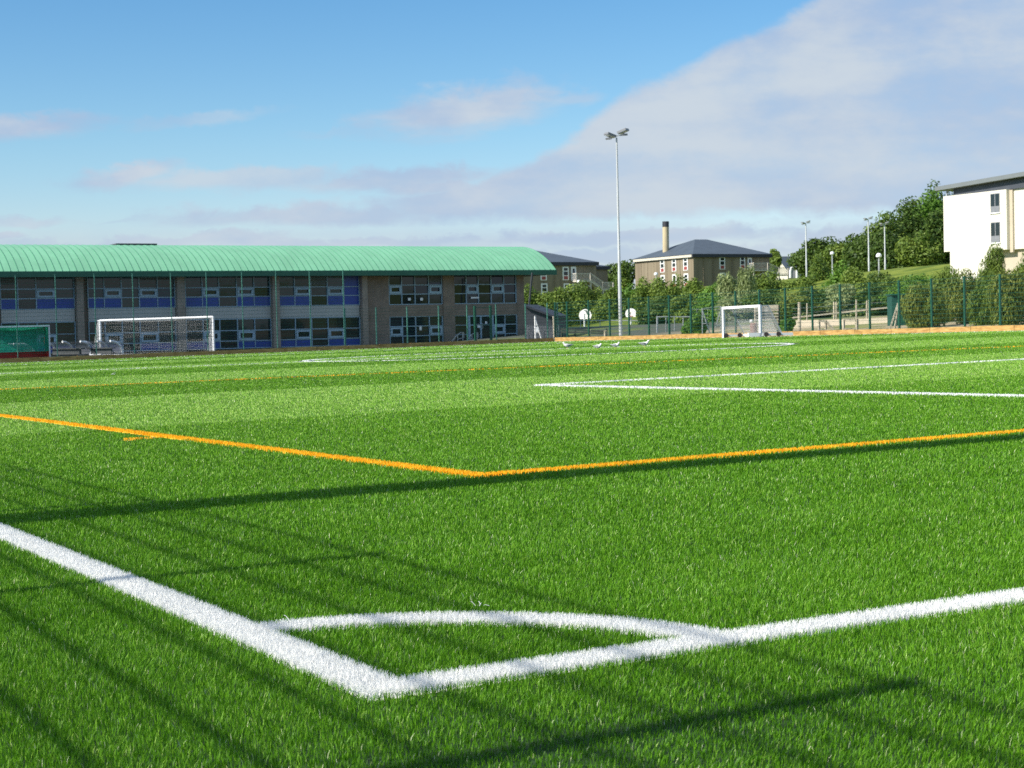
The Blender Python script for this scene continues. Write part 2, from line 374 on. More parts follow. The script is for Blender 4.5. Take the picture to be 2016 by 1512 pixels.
# (name, material, test(a,b)->mask, outline strips [(p,q) centre line in (a,b), width])
def seg(p, q, w): return ('seg', np.array(p, float), np.array(q, float), w)
def arc(c, r, t0, t1, w, n=48): return ('arc', np.array(c, float), r, t0, t1, w, n)
far_y = [(a_, b_) for a_, b_ in (AB(*ground(*q)[:2]) for q in ((0, 766), (500, 748), (1000, 729)))]
fy0, fy1 = np.array(far_y[0]), np.array(far_y[2]); fyd = (fy1-fy0)/np.linalg.norm(fy1-fy0); fyd = np.array([0., 1.])*.55+fyd*.45; fyd /= np.linalg.norm(fyd)
MARKS = [
 ('white_goal_line', 'white', seg((LW/2, 0), (LW/2, 53), LW)),
 ('white_touchline', 'white', seg((LW, LW/2), (88.5, LW/2), LW)),
 ('white_corner_arc', 'white', arc((0, 0), .94, .128, math.pi/2-.128, LW, 40)),
 ('yellow_goal_line', 'yellow', seg((YA+.05, YB), (YA+.05, 50.), .105)),
 ('yellow_touchline', 'yellow', seg((YA+.10, YB+.05), (70, YB+.05), .105)),
 ('yellow_tick', 'yellow', seg((9.93, 2.28), (9.93, YB-.01), .06)),
 ('white_penalty_area_line', 'white', seg((16.83-LW/2, 9.9), (16.83-LW/2, 44.), LW)),
 ('white_penalty_area_side', 'white', seg((LW, 9.9+LW/2), (16.83-LW, 9.9+LW/2), LW)),
 ('white_halfway_line', 'white', seg((cA+5.5, LW), (cA-.5, cB), LW)),
 ('white_centre_circle', 'white', arc((cA, cB), cR, 0, 2*math.pi, .14, 96)),
 ('yellow_halfway_line', 'yellow', seg(fy0-fyd*8, fy0+fyd*40, .07)),
 ('white_far_goal_line', 'white', seg((88.6, LW), (88.6, 52.5), LW)),
 ('white_far_area_line', 'white', seg((76., 11), (76., 49.4), LW)),
 ('white_far_side_line', 'white', seg((LW, 52.), (88.5, 52.), LW)),
]
def in_mark(mk, a, b, grow=0.):
    if mk[0] == 'seg':
        p, q, w = mk[1:]; d = q-p; L = np.linalg.norm(d); d = d/L
        t = (a-p[0])*d[0]+(b-p[1])*d[1]; s = -(a-p[0])*d[1]+(b-p[1])*d[0]
        return (t > -grow) & (t < L+grow) & (np.abs(s) < w/2+grow)
    c, r, t0, t1, w, n = mk[1:]
    rr = np.hypot(a-c[0], b-c[1]); th = np.arctan2(b-c[1], a-c[0]) % (2*math.pi)
    return (np.abs(rr-r) < w/2+grow) & (th >= t0-1e-3) & (th <= t1+1e-3)
def mark_strips(mk):                           # list of quads (a,b) x4
    out = []
    if mk[0] == 'seg':
        p, q, w = mk[1:]; d = (q-p)/np.linalg.norm(q-p); s = np.array([-d[1], d[0]])*w/2; n = max(1, int(np.linalg.norm(q-p)/1.5))
        for i in range(n):
            x, y = p+(q-p)*i/n, p+(q-p)*(i+1)/n; out.append((x-s, x+s, y+s, y-s))
    else:
        c, r, t0, t1, w, n = mk[1:]
        for i in range(n):
            a0, a1 = t0+(t1-t0)*i/n, t0+(t1-t0)*(i+1)/n
            f = lambda rr, t: c+rr*np.array([math.cos(t), math.sin(t)])
            out.append((f(r+w/2, a0), f(r-w/2, a0), f(r-w/2, a1), f(r+w/2, a1)))
    return out
rs = np.random.RandomState(3)
ST = [-20, 11.7, 20.6, 28.5, 37., 45., 53., 61., 69., 77., 85., 95.]
def stripe(a, b):                              # +1 pale roll, -1 dark roll: light on leaning pile put into the tint
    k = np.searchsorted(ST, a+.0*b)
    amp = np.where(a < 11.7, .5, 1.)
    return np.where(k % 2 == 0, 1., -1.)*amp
def wob(x, y, s, ph):
    return (np.sin(x*s*1.3+y*s*.7+ph)+np.sin(x*s*-.8+y*s*1.7+ph*2.1)+np.sin(x*s*2.3+y*s*2.9+ph*.7)*.6+np.sin(x*s*3.7-y*s*3.1+ph*1.3)*.5)/3.1
def sample(rho0, Dmax, ref=4.5):
    out = []
    D = 2.1
    while D < Dmax:
        D1 = min(D*1.08, Dmax); Dm = (D+D1)/2
        w0, w1 = -.305*D1-1.1-.02*D, .31*D1+1.1+.02*D
        rho = rho0*min(1., (ref/Dm)**2)
        n = int(rho*(w1-w0)*(D1-D))
        out.append(np.stack([rs.uniform(w0, w1, n), rs.uniform(D, D1, n)], 1)); D = D1
    return np.concatenate(out)
def blade_mesh(xy, h, w, tint, lean_amt=.5, lean_bias=None, dirpow=None):
    """numpy blades: near ones bend over two quads, far ones are a single quad"""
    n = len(xy); D = xy[:, 1]
    th = rs.uniform(0, 2*math.pi, n); wx, wy = np.cos(th)*w/2, np.sin(th)*w/2
    la = rs.uniform(0, 2*math.pi, n); lm = h*lean_amt*rs.uniform(.1, 1.25, n)
    lx, ly = np.cos(la)*lm, np.sin(la)*lm
    if lean_bias is not None: lx = lx+lean_bias[0]*h; ly = ly+lean_bias[1]*h
    z0 = SX*xy[:, 0]-PILE
    b = np.stack([xy[:, 0], D, z0+.002], 1); W_ = np.stack([wx, wy, 0*wx], 1)
    L1 = np.stack([lx*.3, ly*.3, h*.58], 1); L2 = np.stack([lx, ly, h], 1)
    near = D < 11
    vs = []; fs = []; tn = []
    i = np.where(near)[0]
    v6 = np.stack([b[i]-W_[i], b[i]+W_[i], b[i]+L1[i]-W_[i]*.9, b[i]+L1[i]+W_[i]*.9, b[i]+L2[i]-W_[i]*.3, b[i]+L2[i]+W_[i]*.3], 1).reshape(-1, 3)
    o = np.arange(len(i))[:, None]*6
    f6 = np.concatenate([o+np.array([[0, 1, 3, 2]]), o+np.array([[2, 3, 5, 4]])])
    j = np.where(~near)[0]
    v4 = np.stack([b[j]-W_[j], b[j]+W_[j], b[j]+L2[j]-W_[j]*.55, b[j]+L2[j]+W_[j]*.55], 1).reshape(-1, 3)
    f4 = np.arange(len(j))[:, None]*4+np.array([[0, 1, 3, 2]])+len(v6)
    V_ = np.concatenate([v6, v4]); F_ = np.concatenate([f6, f4]); T_ = np.concatenate([np.repeat(tint[i], 6), np.repeat(tint[j], 4)])
    return V_, F_, T_
def np_obj(name, V_, F_, T_, mats, fm=None):
    me = bpy.data.meshes.new(name); nf = len(F_)
    me.vertices.add(len(V_)); me.vertices.foreach_set('co', V_.astype(np.float32).ravel())
    me.loops.add(nf*4); me.loops.foreach_set('vertex_index', F_.astype(np.int32).ravel())
    me.polygons.add(nf); me.polygons.foreach_set('loop_start', np.arange(0, nf*4, 4, dtype=np.int32))
    if fm is not None: me.polygons.foreach_set('material_index', fm.astype(np.int32))
    for mm in mats: me.materials.append(mm)
    a_ = me.attributes.new('tint', 'FLOAT', 'POINT'); a_.data.foreach_set('value', T_.astype(np.float32))
    me.update(calc_edges=True); me.validate()
    ob = bpy.data.objects.new(name, me); col.objects.link(ob); return ob
def bladew(D, k=1.): return k*.0016*np.maximum(1., D/4.2)
# green
xy = sample(36000, 118.); a_, b_ = AB(xy[:, 0], xy[:, 1])
keep = (a_ > TA0+.1) & (a_ < TA1-.05) & (b_ > TB0+.1) & (b_ < TB1-.05)
for nm, cl_, mk in MARKS:
    for d0, gr_ in ((0, 0.), (13, .05), (20, .09), (32, .14), (50, .2)): keep &= ~((xy[:, 1] > d0) & in_mark(mk, a_, b_, gr_))
xy = xy[keep]; a_, b_ = a_[keep], b_[keep]; D = xy[:, 1]; n = len(xy)
x, y = xy[:, 0], xy[:, 1]
pn = wob(x, y, 3.1, 1.)*.5+wob(x, y, 9., 4.)*.5; tuft = wob(x, y, 48., 2.)
h = .0185*(1+.10*pn+.16*tuft)*rs.uniform(.72, 1.15, n)
worn = np.exp(-(((a_+.62)/.28)**2+((b_-.1)/.75)**2)); h *= 1-.45*worn
tint = .440+.072*stripe(a_, b_)+.16*sstep((a_-1)/15)+rs.normal(0, .18, n)+.05*pn+.05*tuft-.16*worn  # far turf paler: sunlit blade tips at a grazing view put into the tint
tint -= .14*np.exp(-(((a_+.55) % 4.1-2.05)/.018)**2)
bald = sstep((wob(x, y, 1.7, 5.)+.5*wob(x, y, 6.1, 2.)-.75)/.35)*(D < 9); h *= 1-.25*bald; tint -= .07*bald
hi = rs.uniform(0, 1, n) < np.where(D < 12, .016, .014); tint = np.where(hi, rs.uniform(.93, 1., n), np.clip(tint, 0, .93))  # a few whitish blades: glints of light put into the fibre colour
sb = stripe(a_, b_)
bias = (U[0]*.28*sb+.10*wob(x, y, 2.2, 8.), U[1]*.28*sb+.10*wob(x, y, 2.6, 3.))
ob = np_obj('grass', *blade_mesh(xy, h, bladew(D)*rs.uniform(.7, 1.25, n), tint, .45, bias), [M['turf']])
tag(ob, 'short bright green artificial grass of the pitch', 'grass', kind='stuff')
# markings: a sheet of coloured pile with its own fibres
dens = {'white': (60000, 'white_fibre', 'white_slab'), 'yellow': (56000, 'yellow_fibre', 'yellow_slab')}
pool = {}
for nm, cl_, mk in MARKS:
    rho, fm_, sm_ = dens[cl_]
    if cl_ not in pool:
        q = sample(rho, 112.); pool[cl_] = (q, *AB(q[:, 0], q[:, 1]))
    q, qa, qb = pool[cl_]
    k = in_mark(mk, qa+rs.normal(0, .003, len(q)), qb+rs.normal(0, .003, len(q)))
    pts = q[k]; nn = len(pts)
    Vb, Fb, Tb = (blade_mesh(pts, .0215*rs.uniform(.88, 1.10, nn), bladew(pts[:, 1], 1.2)*rs.uniform(.8, 1.2, nn), rs.uniform(0, 1, nn), .38)
                  if nn else (np.zeros((0, 3)), np.zeros((0, 4), int), np.zeros(0)))
    SV = []; SF = []
    for quad in mark_strips(mk):
        Dm = np.mean([C0[1]+c[0]*U[1]+c[1]*V[1] for c in quad]); top = .006
        o = len(Vb)+len(SV)
        SV += [WG(c[0], c[1], .0012-PILE) for c in quad]+[WG(c[0], c[1], top-PILE) for c in quad]
        SF += [(o+4, o+5, o+6, o+7)]+[(o+i, o+(i+1) % 4, o+4+(i+1) % 4, o+4+i) for i in range(4)]
    Va = np.concatenate([Vb, np.array(SV)]); Fa = np.concatenate([Fb, np.array(SF)]); Ta = np.concatenate([Tb, np.zeros(len(SV))])
    fm = np.concatenate([np.zeros(len(Fb)), np.ones(len(SF))])
    tag(np_obj(nm, Va, Fa, Ta, [M[fm_], M[sm_]], fm), kind='structure')

# stray fibres pulled out of the corner lines
sv = MB(); q = np.random.RandomState(5)
for px, py, n_ in ((958, 1194, 4), (720, 1366, 12), (770, 1366, 5), (560, 1226, 2), (1440, 1246, 2)):
    for i in range(n_):
        p = ground(px+q.uniform(-26, 26), py+q.uniform(-3, 3)); t = q.uniform(0, 2*math.pi); L_ = q.uniform(.008, .018)
        d = np.array([math.cos(t)*L_, math.sin(t)*L_*.6, q.uniform(.002, .012)]); m0 = p+np.array([0, 0, .004]); sv.bar(m0, m0+d, .0012); sv.bar(m0+d, m0+d*1.5+np.array([0, 0, -.004]), .0009)
tag(sv.build('stray_fibres', M['white_slab']), kind='stuff')
for px, py, s_, lb in ((224, 738, .10, 'small white scrap on the turf between the far yellow line and the left goal'), (579, 744, .055, 'tiny white scrap on the turf just above the far yellow line')):
    p = ground(px, py); m = MB(); v_ = [p+np.array([q.uniform(-.5, .5)*s_*1.4, q.uniform(-.5, .5)*s_, q.uniform(0, .8)*s_]) for _ in range(7)]
    m.add(v_, [(0, 1, 2), (2, 3, 4), (4, 5, 6), (0, 2, 4), (1, 3, 5), (0, 6, 3)]); tag(m.build('paper_scrap', M['white_slab'], origin=p), lb, 'litter', 'white scraps on the pitch')

# ------------------------------------------------------------------ mesh fences
def mesh_panel(P, Q, z0, z1, zs=0., hw=.013, vw=.005, hstep=.2, vstep=.05):
    """welded wire panel from plan point P to Q (base heights in z)"""
    m = MB(); P = np.array(P, float); Q = np.array(Q, float); L = np.linalg.norm((Q-P)[:2]); up = np.array([0, 0, 1.])
    k = int(round((z1-z0)/hstep))
    for i in range(k+1):
        z = z0+(z1-z0)*i/k; m.bar(P+up*z, Q+up*z, hw, hw)
    nv = int(L/vstep)
    for i in range(1, nv):
        p = P+(Q-P)*i/nv; m.bar(p+up*z0, p+up*z1, vw, vw)
    return m
def fence(name, posts, H_, label, mp, mm, group=None, hw=.013, vw=.005, pw=.07, skip=(), vstep=.05, heights=None):
    root = thing(name, posts[0], label, 'fence', group)
    for i, p in enumerate(posts):
        m = MB(); hh = heights[i] if heights else H_
        m.box(p+np.array([0, 0, hh/2-.15]), pw, pw, hh+.3, (V[0], V[1], 0)); m.box(p+np.array([0, 0, hh+.012]), pw+.01, pw+.01, .024, (V[0], V[1], 0))
        m.build('post', mp, root)
    for i in range(len(posts)-1):
        if i in skip: continue
        hh = min(heights[i], heights[i+1]) if heights else H_
        d = posts[i+1]-posts[i]; d = d/np.linalg.norm(d); nrm = np.array([d[1], -d[0], 0])*.05
        mesh_panel(posts[i]+nrm, posts[i+1]+nrm, .04, hh-.03, hw=hw, vw=vw, vstep=vstep).build('mesh_panel', mm, root)
    return root
# fence beside the photographer, whose shadow lies on the turf
fa = [-.5+2.64*i for i in range(-4, 15)]
fence('mesh_fence', [WG(a, -3.08) for a in fa], 3.0, 'green wire fence along the near touchline beside the camera, seen by its shadow', M['post_green'], M['mesh_green'], 'pitch fences', hw=.0145, vw=.0065)
FA = 90.62
hi_px = [-60, 35, 113, 190, 265, 340, 410, 480, 547, 613, 679]
P_hi = [WG(FA, onA(x_, 690, FA)[0]) for x_ in hi_px]
fence('ball_stop_fence', P_hi, 4.75, 'tall pale green ball stop fence in front of the green roofed building', M['post_mint'], M['mesh_green'], 'pitch fences', hw=.013, vw=.005, pw=.046, vstep=.1)
lo_px = [680.5, 742, 803, 865, 921, 978, 1036, 1079, 1099]
P_lo = [WG(FA, onA(x_, 680, FA)[0]) for x_ in lo_px]
fence('mesh_fence', P_lo, 2.45, 'low green mesh fence before the brown end of the green roofed building', M['post_mint'], M['mesh_green'], 'pitch fences', pw=.06, vstep=.1)
g_ = thing('pitch_gate', WG(FA+.1, onA(936, 675, FA)[0]), 'dark green double gate posts opposite the handrails', 'gate')
for x_ in (936, 967):
    bq = onA(x_, 672, FA-.12)[0]; m = MB(); c = WG(FA-.12, bq); m.box(c+np.array([0, 0, 1.15]), .13, .13, 2.5, (V[0], V[1], 0)); m.build('gate_post', M['post_green'], g_)
b0q, b1q = onA(936, 672, FA-.12)[0], onA(967, 672, FA-.12)[0]
for z in (.15, 1.2, 2.3):
    m = MB(); m.bar(WG(FA-.12, b0q+.07, z), WG(FA-.12, b1q-.07, z), .04); m.build('gate_rail', M['post_green'], g_)
FB = 54.
r_px = [1131, 1165, 1201, 1239, 1278, 1318, 1361, 1404, 1449, 1496, 1547, 1600, 1655, 1713, 1771, 1835, 1900, 1970, 2045, 2125, 2210]
P_r = [WG(FA, FB-.75)]+[WG(onB(x_, 655, FB)[0], FB-.75*max(0, (onB(x_, 655, FB)[0]-86)/5)) for x_ in r_px]
fence('mesh_fence', P_r, 2.5, 'dark green mesh fence running right from the corner behind the portable goal', M['post_green'], M['mesh_green'], 'pitch fences', pw=.085, vstep=.1)
# timber edging along the fence foot
def edging(name, P, Q, n, label):
    root = thing(name, P, label, 'edging', 'timber edging of the pitch')
    P = np.array(P); Q = np.array(Q); d = (Q-P)/np.linalg.norm(Q-P)
    for i in range(n):
        p, q = P+(Q-P)*i/n+d*.012, P+(Q-P)*(i+1)/n-d*.012
        m = MB(); hh = .225+rnd.uniform(-.012, .012); m.bar(p+np.array([0, 0, hh/2-.03]), q+np.array([0, 0, hh/2-.03]), .1, hh+.06); m.build('sleeper', M['timber'], root)
edging('timber_edging', WG(FA-.16, 8), WG(FA-.16, FB-1.0), 22, 'shaded timber edging below the fence by the green roofed building')
edging('timber_edging', WG(FA-.3, FB-.95), WG(38, FB-.2), 20, 'sunlit timber edging below the dark green fence on the right')

# ------------------------------------------------------------------ school building with the green barrel roof
A0 = 120.; AE = 118.5
bE = onA(1095, 531, AE)[0]; zE = onA(1095, 531, AE)[1]; zR = onA(500, 484.5, 125)[1]
B = lambda px, py=600: onA(px, py, A0)[0]
Z = lambda px, py: onA(px, py, A0)[1]
bL, bR_ = B(-330), B(1032)
zb = -.35
SB = thing('school_building', W(A0, B(500), zb), 'two storey school with green barrel roof and blue window panels', 'building')
# wall behind everything
m = MB(); m.abox(A0+.25, A0+11, bL, bR_-.02, zb, zE-.05); m.build('wall', M['brown_block'], SB)
zt, zw0, zw1, zs0, zs1, zg0, zg1, zg2 = [Z(640, y_) for y_ in (537, 564.5, 582, 601, 625, 647, 667, 681)]
zgb = Z(640, 684)
def window(px_cols, zrows, sashes, panels, name='window', blank=None):
    """px_cols: column edges in photo px; zrows: row heights top to bottom; sashes/panels: (row, col)"""
    bs = [B(p) for p in px_cols]
    m = MB()
    for i in range(len(bs)-1):
        for j in range(len(zrows)-1):
            t1_, t2_ = rnd.uniform(-.006, .006), rnd.uniform(-.006, .006); b0, b1, z1, z0 = bs[i], bs[i+1], zrows[j], zrows[j+1]
            m.quad(W(A0+.14-t1_-t2_, b0, z0), W(A0+.14-t1_+t2_, b0, z1), W(A0+.14+t1_+t2_, b1, z1), W(A0+.14+t1_-t2_, b1, z0))
    o = m.build(name, M['glass'], SB)
    s = MB()
    for i in range(len(bs)-1):                 # roller blinds half down in a few panes
        if rnd.random() < .28 and zrows[0] > 3: s.abox(A0+.115, A0+.122, bs[i]+.05, bs[i+1]-.05, zrows[0]-(zrows[0]-zrows[1])*rnd.uniform(.3, .95), zrows[0]-.04)
    if s.v: s.build('blind', M['blind'], o)
    m = MB(); t = .06
    for b in bs: m.abox(A0+.02, A0+.128, b-t/2, b+t/2, zrows[-1], zrows[0])
    for z in zrows: m.abox(A0+.03, A0+.126, bs[0], bs[-1], z-t/2, z+t/2)
    m.build('frame', M['win_frame'], o)
    for r_, c_2 in sashes:
        x0, x1, z1, z0 = bs[c_2]+.05, bs[c_2+1]-.05, zrows[r_]-.05, zrows[r_+1]+.05; s = MB(); w = .16
        s.abox(A0-.015, A0+.10, x0, x0+w, z0, z1); s.abox(A0-.015, A0+.10, x1-w, x1, z0, z1)
        s.abox(A0-.013, A0+.10, x0+w, x1-w, z0, z0+w); s.abox(A0-.013, A0+.10, x0+w, x1-w, z1-w, z1)
        s.build('sash', M['sash'], o)
    for r_, c_2 in panels:
        s = MB(); s.abox(A0+.07, A0+.12, bs[c_2]+.04, bs[c_2+1]-.04, zrows[r_+1]+.04, zrows[r_]-.04); s.build('panel', M['blue_panel'], o)
    return o
bays = [(-164, -130, -98, -66, -34, -2), (4, 34, 70, 110, 115, 147), (174, 206, 240, 275, 311, 345), (366, 399, 432, 467, 501, 533), (549, 581, 613, 645.5, 678, 708)]
bays[1] = (4, 37, 73, 111, 114, 147); bays[1] = (2, 36, 72, 110, 147); bays[0] = (-176, -142, -107, -72, -36)
for bi, cols in enumerate(bays):
    n = len(cols)-1
    if n == 5: pn_, ss = [(2, 0), (2, 1), (2, 3), (2, 4)], [(1, 1), (1, 3)]
    else: pn_, ss = [(2, 0), (2, 2), (2, 3)], [(1, 2)]
    extra = [(0, 4), (1, 4)] if bi == 4 else []
    window(cols, [zt, zw0, zw1, zs0], ss, pn_+extra)
    window(cols, [zs1, zg0, zg1, zg2], ss, pn_)
    m = MB(); m.abox(A0+.06, A0+.25, B(cols[0]), B(cols[-1]), zs1+.04, zs0-.04); m.build('spandrel_panel', M['spandrel'], SB)
for x0, x1 in ((-40, -14), (149, 162), (346, 361), (533.5, 547), (709.5, 720)):
    m = MB(); m.abox(A0-.45, A0+.249, B(x0), B(x1), zb, zE-.08); m.build('pier', M['pier'], SB)
# brown end of the facade: two windows above, window and door below
zr = [Z(820, y_) for y_ in (538, 561, 579, 599)]; zq = [Z(820, y_) for y_ in (623, 642, 661, 677)]
m = MB(); 
xs_ = [720.5, 766, 872, 894, 1018, 1032]
for x0, x1 in ((720.5, 766), (872, 894), (1018, 1032)): m.abox(A0-.02 if x0 != 872 else A0-.12, A0+.249, B(x0), B(x1), zb, zE-.06)
for x0, x1 in ((766, 872), (894, 1018)): m.abox(A0+.0, A0+.248, B(x0)+.002, B(x1)-.002, Z(820, 622.5), Z(820, 600)); m.abox(A0+.0, A0+.248, B(x0)+.002, B(x1)-.002, zb, Z(820, 678))
m.build('brick_wall', M['brown_block'], SB)
window((767, 792, 818, 845, 871), zr, [(1, 0), (1, 3)], [])
window((767, 792, 818, 845, 871), zq, [(1, 0), (1, 3)], [])
window((895, 919, 943, 968, 993, 1017), zr, [(1, 1), (1, 3)], [])
window((895, 922), zq, [], []); window((971, 994, 1017), zq, [(1, 0)], [])
# entrance door
d0, d1 = B(923), B(970)
m = MB(); m.abox(A0+.15, A0+.25, d0, d1, Z(945, 678), zq[0]); dr = m.build('door', M['glass'], SB)
m = MB()
for b in (d0+.05, (d0+d1)/2, d1-.05): m.abox(A0+.03, A0+.148, b-.06, b+.06, Z(945, 678), zq[0])
for z in (zq[0]-.05, zq[1], Z(945, 677)): m.abox(A0+.035, A0+.146, d0, d1, z-.05, z+.05)
m.build('frame', M['win_frame'], dr)
m = MB(); m.abox(A0-.005, A0+.02, (d0+d1)/2+.1, (d0+d1)/2+.14, 1.0, 1.5); m.build('handle', M['galv'], dr)
for x_, y_, w, h_ in ((828, 646, .22, .35), (943, 642, .28, .3), (935, 586, .75, .13), (806, 589, .24, .22), (830, 589, .24, .22), (957, 635, .2, .2)):
    b, z = onA(x_, y_, A0); m = MB(); m.abox(A0+.004, A0+.014, b-w/2, b+w/2, z-h_/2, z+h_/2); m.build('notice', M['sign_white'], SB)
# barrel roof with standing seams
run, rise = 125-AE, zR-zE; RR = (run*run+rise*rise)/(2*rise); tmax = math.asin(run/RR)
prof = []
for i in range(29):
    t = -tmax+2*tmax*i/28; prof.append((125+RR*math.sin(t), zR-RR*(1-math.cos(t))))
bl = B(-420)
m = MB(); th = .16
N_ = len(prof)
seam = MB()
top0 = [W(a, bl, z) for a, z in prof]; top1 = [W(a, bE, z) for a, z in prof]; un0 = [W(a, bl, z-th) for a, z in prof]; un1 = [W(a, bE, z-th) for a, z in prof]
o = len(m.v); m.v += [tuple(p) for p in top0+top1+un0+un1]
for i in range(N_-1):
    m.f += [(o+i, o+N_+i, o+N_+i+1, o+i+1), (o+2*N_+i, o+2*N_+i+1, o+3*N_+i+1, o+3*N_+i), (o+N_+i, o+3*N_+i, o+3*N_+i+1, o+N_+i+1), (o+i, o+i+1, o+2*N_+i+1, o+2*N_+i)]; m.mi += [0]*4
m.f += [(o, o+2*N_, o+3*N_, o+N_), (o+N_-1, o+2*N_-1, o+4*N_-1, o+3*N_-1)]; m.mi += [0]*2
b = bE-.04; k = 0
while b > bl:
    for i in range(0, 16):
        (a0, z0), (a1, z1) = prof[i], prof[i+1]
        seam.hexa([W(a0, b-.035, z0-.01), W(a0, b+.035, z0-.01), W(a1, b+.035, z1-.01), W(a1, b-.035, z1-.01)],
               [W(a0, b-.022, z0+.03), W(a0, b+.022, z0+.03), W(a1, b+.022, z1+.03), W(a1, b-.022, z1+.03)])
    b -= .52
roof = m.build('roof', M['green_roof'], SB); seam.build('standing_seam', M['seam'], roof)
m = MB(); m.abox(AE-.06, AE+.12, bl, bE+.03, zE-.42, zE-.03); m.build('fascia', M['green_fascia'], SB)
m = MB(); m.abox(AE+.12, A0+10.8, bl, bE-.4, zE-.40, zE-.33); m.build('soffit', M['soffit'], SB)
m = MB(); b0_, z0_ = onA(222, 484.6, 125.5); b1_, z1_ = onA(302, 484.6, 125.5); m.abox(124.5, 126.3, b0_, b1_, z0_-.15, z0_+.16); m.build('roof_light', M['dark_metal'], SB)
m = MB(); p0 = at(1048, 537, 134.5); p1 = at(1041, 607, 134.5); m.bar(p0, p1, .12); m.build('strut', M['dark_metal'], SB)
m = MB(); e0 = W(A0+.3, bR_+.2, zb); 
# handrails at the entrance steps
hr = thing('handrail', W(A0-2.2, B(905), 0), 'pair of bent galvanised handrails at the entrance steps', 'handrail')
for x0 in (890, 918):
    m = MB(); q = lambda dx_, y_: W(A0-1.4, *onA(x0+dx_, y_, A0-1.4))
    m.tube([q(0, 672), q(10, 659), q(17, 655), q(23, 655), q(23, 665)], .035, 6); m.tube([q(11, 671.5), q(11, 660)], .035, 6); m.tube([q(11, 668), q(23, 665)], .03, 6); m.tube([q(21, 671.5), q(21, 655)], .035, 6)
    m.build('rail', M['galv'], hr)

# ------------------------------------------------------------------ goals
def net_quad(m, A, B_, C, D_, nu, nv, r=.006, sag=0.):
    A, B_, C, D_ = [np.array(q, float) for q in (A, B_, C, D_)]
    def P(s, t):
        q = (A*(1-s)+B_*s)*(1-t)+(D_*(1-s)+C*s)*t
        q = q.copy(); q[2] -= sag*4*s*(1-s)*math.sin(math.pi*t); return q
    for i in range(nu+1):
        k = [P(i/nu, j/6) for j in range(7)] if sag else [P(i/nu, 0), P(i/nu, 1)]
        for p, q in zip(k, k[1:]): m.bar(p, q, r*2)
    for j in range(nv+1):
        k = [P(i/6, j/nv) for i in range(7)] if sag else [P(0, j/nv), P(1, j/nv)]
        for p, q in zip(k, k[1:]): m.bar(p, q, r*2)
# far football goal on the far goal line
D1 = 104.6; gl = at(199, 703, D1+1.5); gr = at(421.5, 696.8, D1)
def zoff(p, z): return np.array([p[0], p[1], p[2]+z])
Hg = at(420, 622.5, D1)[2]-gr[2]
gz0 = min(SX*gl[0], SX*gr[0])
du = np.array([-.42, .9, 0]); du /= np.linalg.norm(du)
G1 = thing('football_goal', zoff((gl+gr)/2, 0), 'wide white football goal in front of the school windows', 'goal', 'white football goals')
for s, p in (('a', gl), ('b', gr)):
    m = MB(); m.tube([p, zoff(p, Hg)], .075, 10); m.build('post', M['white_metal'], G1, True)
m = MB(); m.tube([zoff(gl, Hg-.05), zoff(gr, Hg-.05)], .075, 10); m.build('crossbar', M['white_metal'], G1, True)
bkl, bkr = gl+du*2.0+np.array([-.15, 0, 0]), gr+du*1.6
m = MB(); m.tube([zoff(gl, .08), zoff(bkl, .08), zoff(bkr, .08), zoff(gr, .08)], .055, 8); m.build('ground_bar', M['white_metal'], G1, True)
tl, tr = zoff(gl, Hg-.05)+du*.75, zoff(gr, Hg-.05)+du*.75
m = MB()
for p, q in ((zoff(gl, Hg-.05), tl), (zoff(gr, Hg-.05), tr)): m.tube([p, q], .03, 6)
m.build('net_support', M['white_metal'], G1)
m = MB(); net_quad(m, tl, tr, zoff(bkr, .1), zoff(bkl, .1), 60, 22, .0029); net_quad(m, zoff(gl, Hg-.1), zoff(gr, Hg-.1), tr, tl, 60, 5, .0032, .12)
net_quad(m, zoff(gl, Hg-.1), tl, zoff(bkl, .1), zoff(gl, .1), 11, 24, .0065); net_quad(m, zoff(gr, Hg-.1), tr, zoff(bkr, .1), zoff(gr, .1), 11, 24, .0065)
m.build('net', M['net'], G1)
for p in (bkl, gl+du*.2+np.array([-.05, 0, 0])):
    m = MB(); m.tube([p+np.array([-.14, -.1, .13]), p+np.array([.14, -.1, .13])], .15, 12); m.build('wheel', M['white_metal'], G1, True)
# hockey goal at the left edge
D2 = 101.; hp = at(98.5, 706, D2); hl = hp-np.append(V, 0)*3.66; hl[2] = hp[2]-.02
Hh = at(98, 640, D2)[2]-hp[2]
HG = thing('hockey_goal', hp, 'green netted hockey goal with red base boards at the left edge', 'goal')
for p in (hp, hl):
    m = MB(); m.bar(p, zoff(p, Hh), .075); m.build('post', M['white_metal'], HG)
m = MB(); m.bar(zoff(hp, Hh-.04), zoff(hl, Hh-.04), .075); m.build('crossbar', M['white_metal'], HG)
dh = np.append(U, 0)*1.2; hb, hbl = hp+dh, hl+dh
m = MB(); m.bar(zoff(hb, .23), zoff(hbl, .23), .03, .46); m.build('back_board', M['red_board'], HG)
for p, q in ((hp, hb), (hl, hbl)):
    m = MB(); m.bar(zoff(p, .23)+dh*.05, zoff(q, .23), .03, .46); m.build('side_board', M['red_board'], HG)
    m = MB(); m.bar(zoff(p, Hh-.02), zoff(q, Hh-.02), .05); m.bar(zoff(q, .46), zoff(q, Hh), .045); m.build('back_frame', M['red_board'], HG)
m = MB(); net_quad(m, zoff(hb, Hh), zoff(hbl, Hh), zoff(hbl, .46), zoff(hb, .46), 60, 30, .011); net_quad(m, zoff(hp, Hh), zoff(hl, Hh), zoff(hbl, Hh-.1), zoff(hb, Hh-.1), 60, 12, .014, .22)
